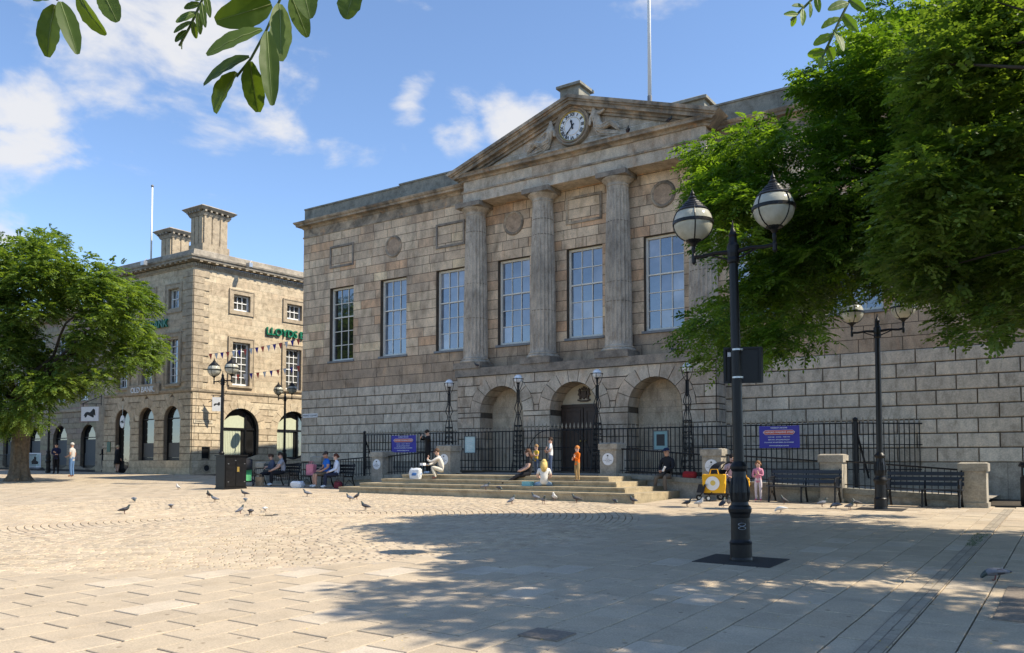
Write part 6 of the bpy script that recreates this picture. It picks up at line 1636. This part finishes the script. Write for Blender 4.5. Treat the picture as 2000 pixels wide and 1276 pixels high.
plain('kraft', (.36,.26,.16), .85, vary=.12); plain('stripe_pink', (.62,.22,.28), .7, vary=.2, scale=25); plain('maroon', (.16,.02,.03), .75, vary=.2); plain('red_bag', (.30,.015,.02), .75, vary=.25); plain('teal_box', (.20,.45,.47), .6, vary=.08)
pram('dark pushchair with a green blanket beside the black cabinet', (-26.55,20.75,G(-26.5,20.75)), .9, 'pram_black', 'pram_green')
pram('dark folding pushchair carrying a yellow tote bag', (-8.25,21.95,G(-8.2,22)), -.7, 'pram_black', 'pram_black', .10)
def bag(name, label, loc, w, d, h, mat, rot=0., handles=True, sag=.12, cat='bag', seed=1):
    r2 = random.Random(seed); m = MB(); n = 16; rings = 6
    for i in range(rings+1):
        f = i/rings; q = 1+sag*math.sin(PI*f)-(.18*f if i == rings and sag > .04 else 0)+(.10*f if sag < .04 else 0)
        for k in range(n):
            a = 2*PI*k/n; c, s_ = math.cos(a), math.sin(a); e = .5 if sag > .04 else .28
            m.v.append((w/2*q*math.copysign(abs(c)**e, c)+r2.uniform(-.01,.01), d/2*q*math.copysign(abs(s_)**e, s_)+r2.uniform(-.01,.01), h*f+(r2.uniform(-.015,.015) if i == rings else 0)-(.05*abs(c)*h*0 if i else 0)))
    for i in range(rings):
        for k in range(n): m.f.append((i*n+k,i*n+(k+1)%n,(i+1)*n+(k+1)%n,(i+1)*n+k)); m.m.append(0); m.t.append((1,1,1))
    m.f.append(tuple(range(n-1,-1,-1))); m.m.append(0); m.t.append((1,1,1)); m.f.append(tuple(rings*n+k for k in range(n))); m.m.append(0); m.t.append((1,1,1))
    b = thing(name, label, cat, loc, rot); m.build('body', mat, b, world=False, smooth=False)
    if handles:
        hm_ = MB()
        for s_ in (-1, 1): hm_.tube([(-w*.22,s_*d*.3,h*.97),(-w*.15,s_*d*.2,h*1.28),(w*.15,s_*d*.2,h*1.28),(w*.22,s_*d*.3,h*.97)], .009, 5)
        hm_.build('handle', mat, b, world=False)
    return b
b = bag('tote_bag', 'big yellow tote bag with a white round face print on the pushchair', (-8.15,21.72,-.86), .58, .13, .50, 'tote_yellow', .15, sag=.02)
m = MB(); ns = 24; m.add([(.19*math.cos(2*PI*k/ns)-.03, -.082, .26+.19*math.sin(2*PI*k/ns)) for k in range(ns)], [tuple(range(ns))]); m.build('round_print', 'sign_white', b, world=False)
m = MB(); m.add([(.07*math.cos(2*PI*k/ns)-.02, -.086, .27+.07*math.sin(2*PI*k/ns)) for k in range(ns)], [tuple(range(ns))]); m.build('print_centre', 'gilt', b, world=False)
bag('tote_bag', 'small yellow bag on the wall left of the girl in pink', (-7.6,22.6,-.72), .24, .12, .26, 'tote_yellow', .1, sag=.05, seed=3)
b = bag('carrier_bag', 'white and blue shopping bag standing on the steps', (-18.25,21.1,-.59), .36, .26, .36, 'carrier_white', .4, False, .15, seed=4)
m = MB(); m.lathe([(.19,.1),(.205,.12),(.205,.19),(.19,.21)], n=20, sx=1.02, sy=.78); m.build('blue_band', 'carrier_blue', b, world=False)
bag('paper_bag', 'brown paper bag on the ground beside the black bench', (-26.05,21.0,G(-26,21)), .30, .16, .36, 'kraft', .2, True, .02, seed=5)
bag('striped_bag', 'pink and white striped bag on the left end of the couple bench', (-23.85,21.6,G(-23.8,21.6)+.445), .36, .2, .40, 'stripe_pink', .1, True, .04, seed=6)
bag('carrier_bag', 'crumpled white carrier bag at the feet of the man in blue', (-23.9,21.0,G(-23.9,21)), .42, .3, .24, 'carrier_white', .3, False, .2, seed=7)
bag('handbag', 'dark red handbag on the ground under the couple bench', (-22.15,21.35,G(-22.1,21.3)), .34, .18, .24, 'maroon', -.2, True, .1, seed=8)
bag('rucksack', 'red rucksack on the ramp wall beside the man in the cap', (-9.35,22.95,-.50), .36, .22, .20, 'red_bag', .3, False, .2, seed=9)
o = MB().box(-13.55,-13.25,20.42,20.62,-.728,-.60).build('lunch_box', 'teal_box'); tag(o, 'pale teal lunch box on the step beside the blonde girl', 'box')
o = MB(); o.box(-17.72,-17.58,20.66,20.8,-.12,-.04); o = o.build('takeaway_box', 'sign_white'); tag(o, 'white takeaway box held by the crouching woman', 'box'); o.location = (.03,.0,-.02)
o = MB(); o.tube([(-9.93,22.36,-.29),(-9.85,22.34,-.16)], [.035,.03], 10); o = o.build('drink_bottle', 'sign_white'); tag(o, 'white drink cup in the hands of the man in the cap', 'cup')
# ------------------------------------------------------------------ pigeons
plain('pigeon_grey', (.17,.18,.21), .7, vary=.3, scale=40); plain('pigeon_dark', (.055,.055,.065), .7, vary=.3, scale=40); plain('pigeon_neck', (.04,.06,.06), .4, vary=.4, scale=60); plain('pigeon_white', (.62,.62,.62), .7, vary=.1, scale=40); plain('pigeon_leg', (.22,.09,.08), .7)
def pigeon_mesh(kind, pose):
    if pose == 'peck': pts = [(0,.19,.115),(0,.11,.115),(0,.02,.11),(0,-.07,.105),(0,-.12,.075),(0,-.145,.04),(0,-.165,.016)]
    elif pose == 'tall': pts = [(0,.16,.05),(0,.09,.08),(0,.02,.12),(0,-.05,.165),(0,-.065,.22),(0,-.08,.262),(0,-.112,.258)]
    else: pts = [(0,.185,.09),(0,.10,.11),(0,.01,.125),(0,-.075,.145),(0,-.10,.20),(0,-.118,.243),(0,-.155,.236)]
    me = skin('pigeon', pts, [(i,i+1) for i in range(6)], [(.034,.008),(.05,.035),(.068,.058),(.056,.056),(.031,.031),(.028,.028),(.006,.006)], 1)
    body = {'grey':'pigeon_grey','dark':'pigeon_dark','white':'pigeon_white'}[kind]
    for q in (body, 'pigeon_neck' if kind != 'white' else 'pigeon_white', 'pigeon_dark' if kind != 'white' else 'pigeon_white', 'pigeon_leg'): me.materials.append(MATS[q])
    bm = bmesh.new(); bm.from_mesh(me)
    nk = Vector(pts[4])
    for f in bm.faces:
        c = f.calc_center_median(); f.smooth = True
        if (c-nk).length < .055: f.material_index = 1
        elif c.y > .15 or (abs(c.x) > .04 and .03 < c.y < .055) or (abs(c.x) > .035 and .08 < c.y < .10): f.material_index = 2
    mb = MB()
    for sx in (-1, 1):
        mb.tube([(sx*.025,-.0,.09),(sx*.027,.005,.04),(sx*.027,-.005,.004)], [.010,.006,.005], 5)
        for a in (-.5,0,.5): mb.tube([(sx*.027,-.005,.004),(sx*.027+.03*math.sin(a),-.005-.03*math.cos(a),.003)], .003, 4)
        mb.tube([(sx*.052,-.06,pts[3][2]-.005),(sx*.066,.01,pts[2][2]+.008),(sx*.045,.10,pts[1][2]+.006),(sx*.015,.165,pts[0][2]+.006)], [.012,.02,.016,.004], 6, m=1)
    vs = [bm.verts.new(v) for v in mb.v]
    for f, i in zip(mb.f, mb.m):
        try: q = bm.faces.new([vs[k] for k in f]); q.material_index = 3 if i == 0 else 0; q.smooth = True
        except ValueError: pass
    bm.to_mesh(me); bm.free(); return me
PM = {}
def pigeon(x, y, kind, pose, rot, label, z=None, s=None):
    if s is None: s = .78+.16*random.Random(label).random()
    if (kind, pose) not in PM: PM[kind, pose] = pigeon_mesh(kind, pose)
    o = inst('pigeon', PM[kind, pose], None, (x, y, G(x,y)+.002 if z is None else z), (0,0,rot), (s,s,s)); tag(o, label, 'pigeon', 'pigeons about the square'); return o
PG = [(-18.45,11.0,'dark','stand',2.4,'round dark pigeon seen from behind, leftmost on the sunlit setts'),(-22.03,13.41,'grey','peck',1.2,'brownish pigeon pecking with its tail to the right, far left'),(-18.89,12.49,'grey','peck',-2.2,'pale grey pigeon with head down between the two left pigeons and the cabinet'),
(-26.66,17.9,'white','tall',.3,'whitish pigeon standing upright at the edge of the building shadow'),(-21.92,15.76,'dark','tall',.5,'dark blue pigeon standing left of the cabinet foot'),(-20.0,14.58,'grey','stand',-1.2,'pale pigeon walking right just before the cabinet'),
(-21.34,16.64,'dark','stand',-.9,'rear dark pigeon of the overlapping pair right of the cabinet'),(-19.23,15.02,'grey','peck',1.0,'front grey pigeon of the overlapping pair right of the cabinet'),(-16.06,12.41,'grey','tall',2.8,'grey pigeon with its back turned, left of a pecking pair'),
(-15.62,12.35,'dark','peck',-2.1,'dark pigeon pecking to the left beside a grey one'),(-16.03,13.09,'white','peck',-2.3,'white tailed pigeon bending down on the setts'),(-19.61,17.61,'grey','stand',-1.0,'grey pigeon on the setts before the couple bench'),
(-16.95,16.79,'grey','stand',-1.4,'left grey pigeon of the pair before the step corner'),(-17.24,17.36,'dark','tall',2.0,'right upright pigeon of the pair before the step corner'),(-14.26,14.65,'dark','stand',-1.3,'plump grey brown pigeon facing right in the middle of the setts'),
(-12.32,18.1,'grey','tall',2.6,'upright grey pigeon before the steps below the mother'),(-12.41,19.39,'grey','stand',-1.6,'pale pigeon close to the bottom step beside a speckled one'),(-11.6,18.52,'grey','stand',.8,'speckled pigeon with tail to the right below the orange boy'),
(-11.99,20.1-.4,'white','tall',.1,'pale upright pigeon at the bottom step below the orange boy'),(-11.13,19.43,'dark','stand',-1.3,'black pigeon walking right at the shade edge'),(-10.06,19.6,'dark','peck',.9,'dark pigeon pecking at the right corner of the bottom step'),
(-9.61,19.75,'dark','stand',-1.9,'round dark pigeon beyond the corner of the steps'),(-8.05,19.57,'dark','stand',1.5,'dark pigeon facing left next to a white one'),(-7.73,19.56,'white','stand',1.2,'white pigeon in the shade before the pushchair'),
(-7.18,19.7,'dark','tall',2.9,'front dark pigeon of the pair below the yellow bag'),(-7.27,20.4,'grey','tall',.4,'rear pigeon of the pair below the yellow bag'),(-5.59,19.06,'white','peck',-1.6,'pale round pigeon right of the foreground lamp'),
(-6.25,21.6,'dark','tall',-1.0,'dark pigeon upright before the first navy bench'),(-5.17,21.05,'grey','stand',2.2,'grey pigeon with raised tail left of the second lamp'),(-4.79,21.08-.3,'grey','peck',-1.8,'pecking pigeon in the group left of the second lamp'),
(-4.4,20.43,'grey','stand',1.0,'nearest pigeon of the group left of the second lamp'),(-4.51,21.7,'dark','stand',-1.2,'pigeon beside the foot of the second lamp'),(-.81,11.02,'grey','peck',-1.35,'large grey pigeon walking on slabs at the right foreground')]
for a in PG: pigeon(*a)
pigeon(-14.6,20.05,'grey','stand',2.0,'pigeon standing on the bottom step left of centre', -.86)
pigeon(-14.05,19.98,'dark','peck',1.2,'small dark pigeon on the lowest step near the middle', -.86)
pigeon(-20.35,26.12,'dark','stand',1.0,'dark pigeon roosting on the left column base', 3.662)
pigeon(-19.35,26.0,'dark','stand',-1.0,'pigeon roosting right of the left column base', 3.662)
pigeon(-11.2,26.15,'dark','stand',-1.4,'pigeon perched on the arcade band right of the third column', 3.662)
pigeon(-12.75,25.98,'dark','tall',.6,'pigeon perched on the pediment ledge right of the carved figure', 11.53)
pigeon(-11.2,25.98,'dark','stand',1.4,'pigeon perched near the right end of the pediment ledge', 11.53)
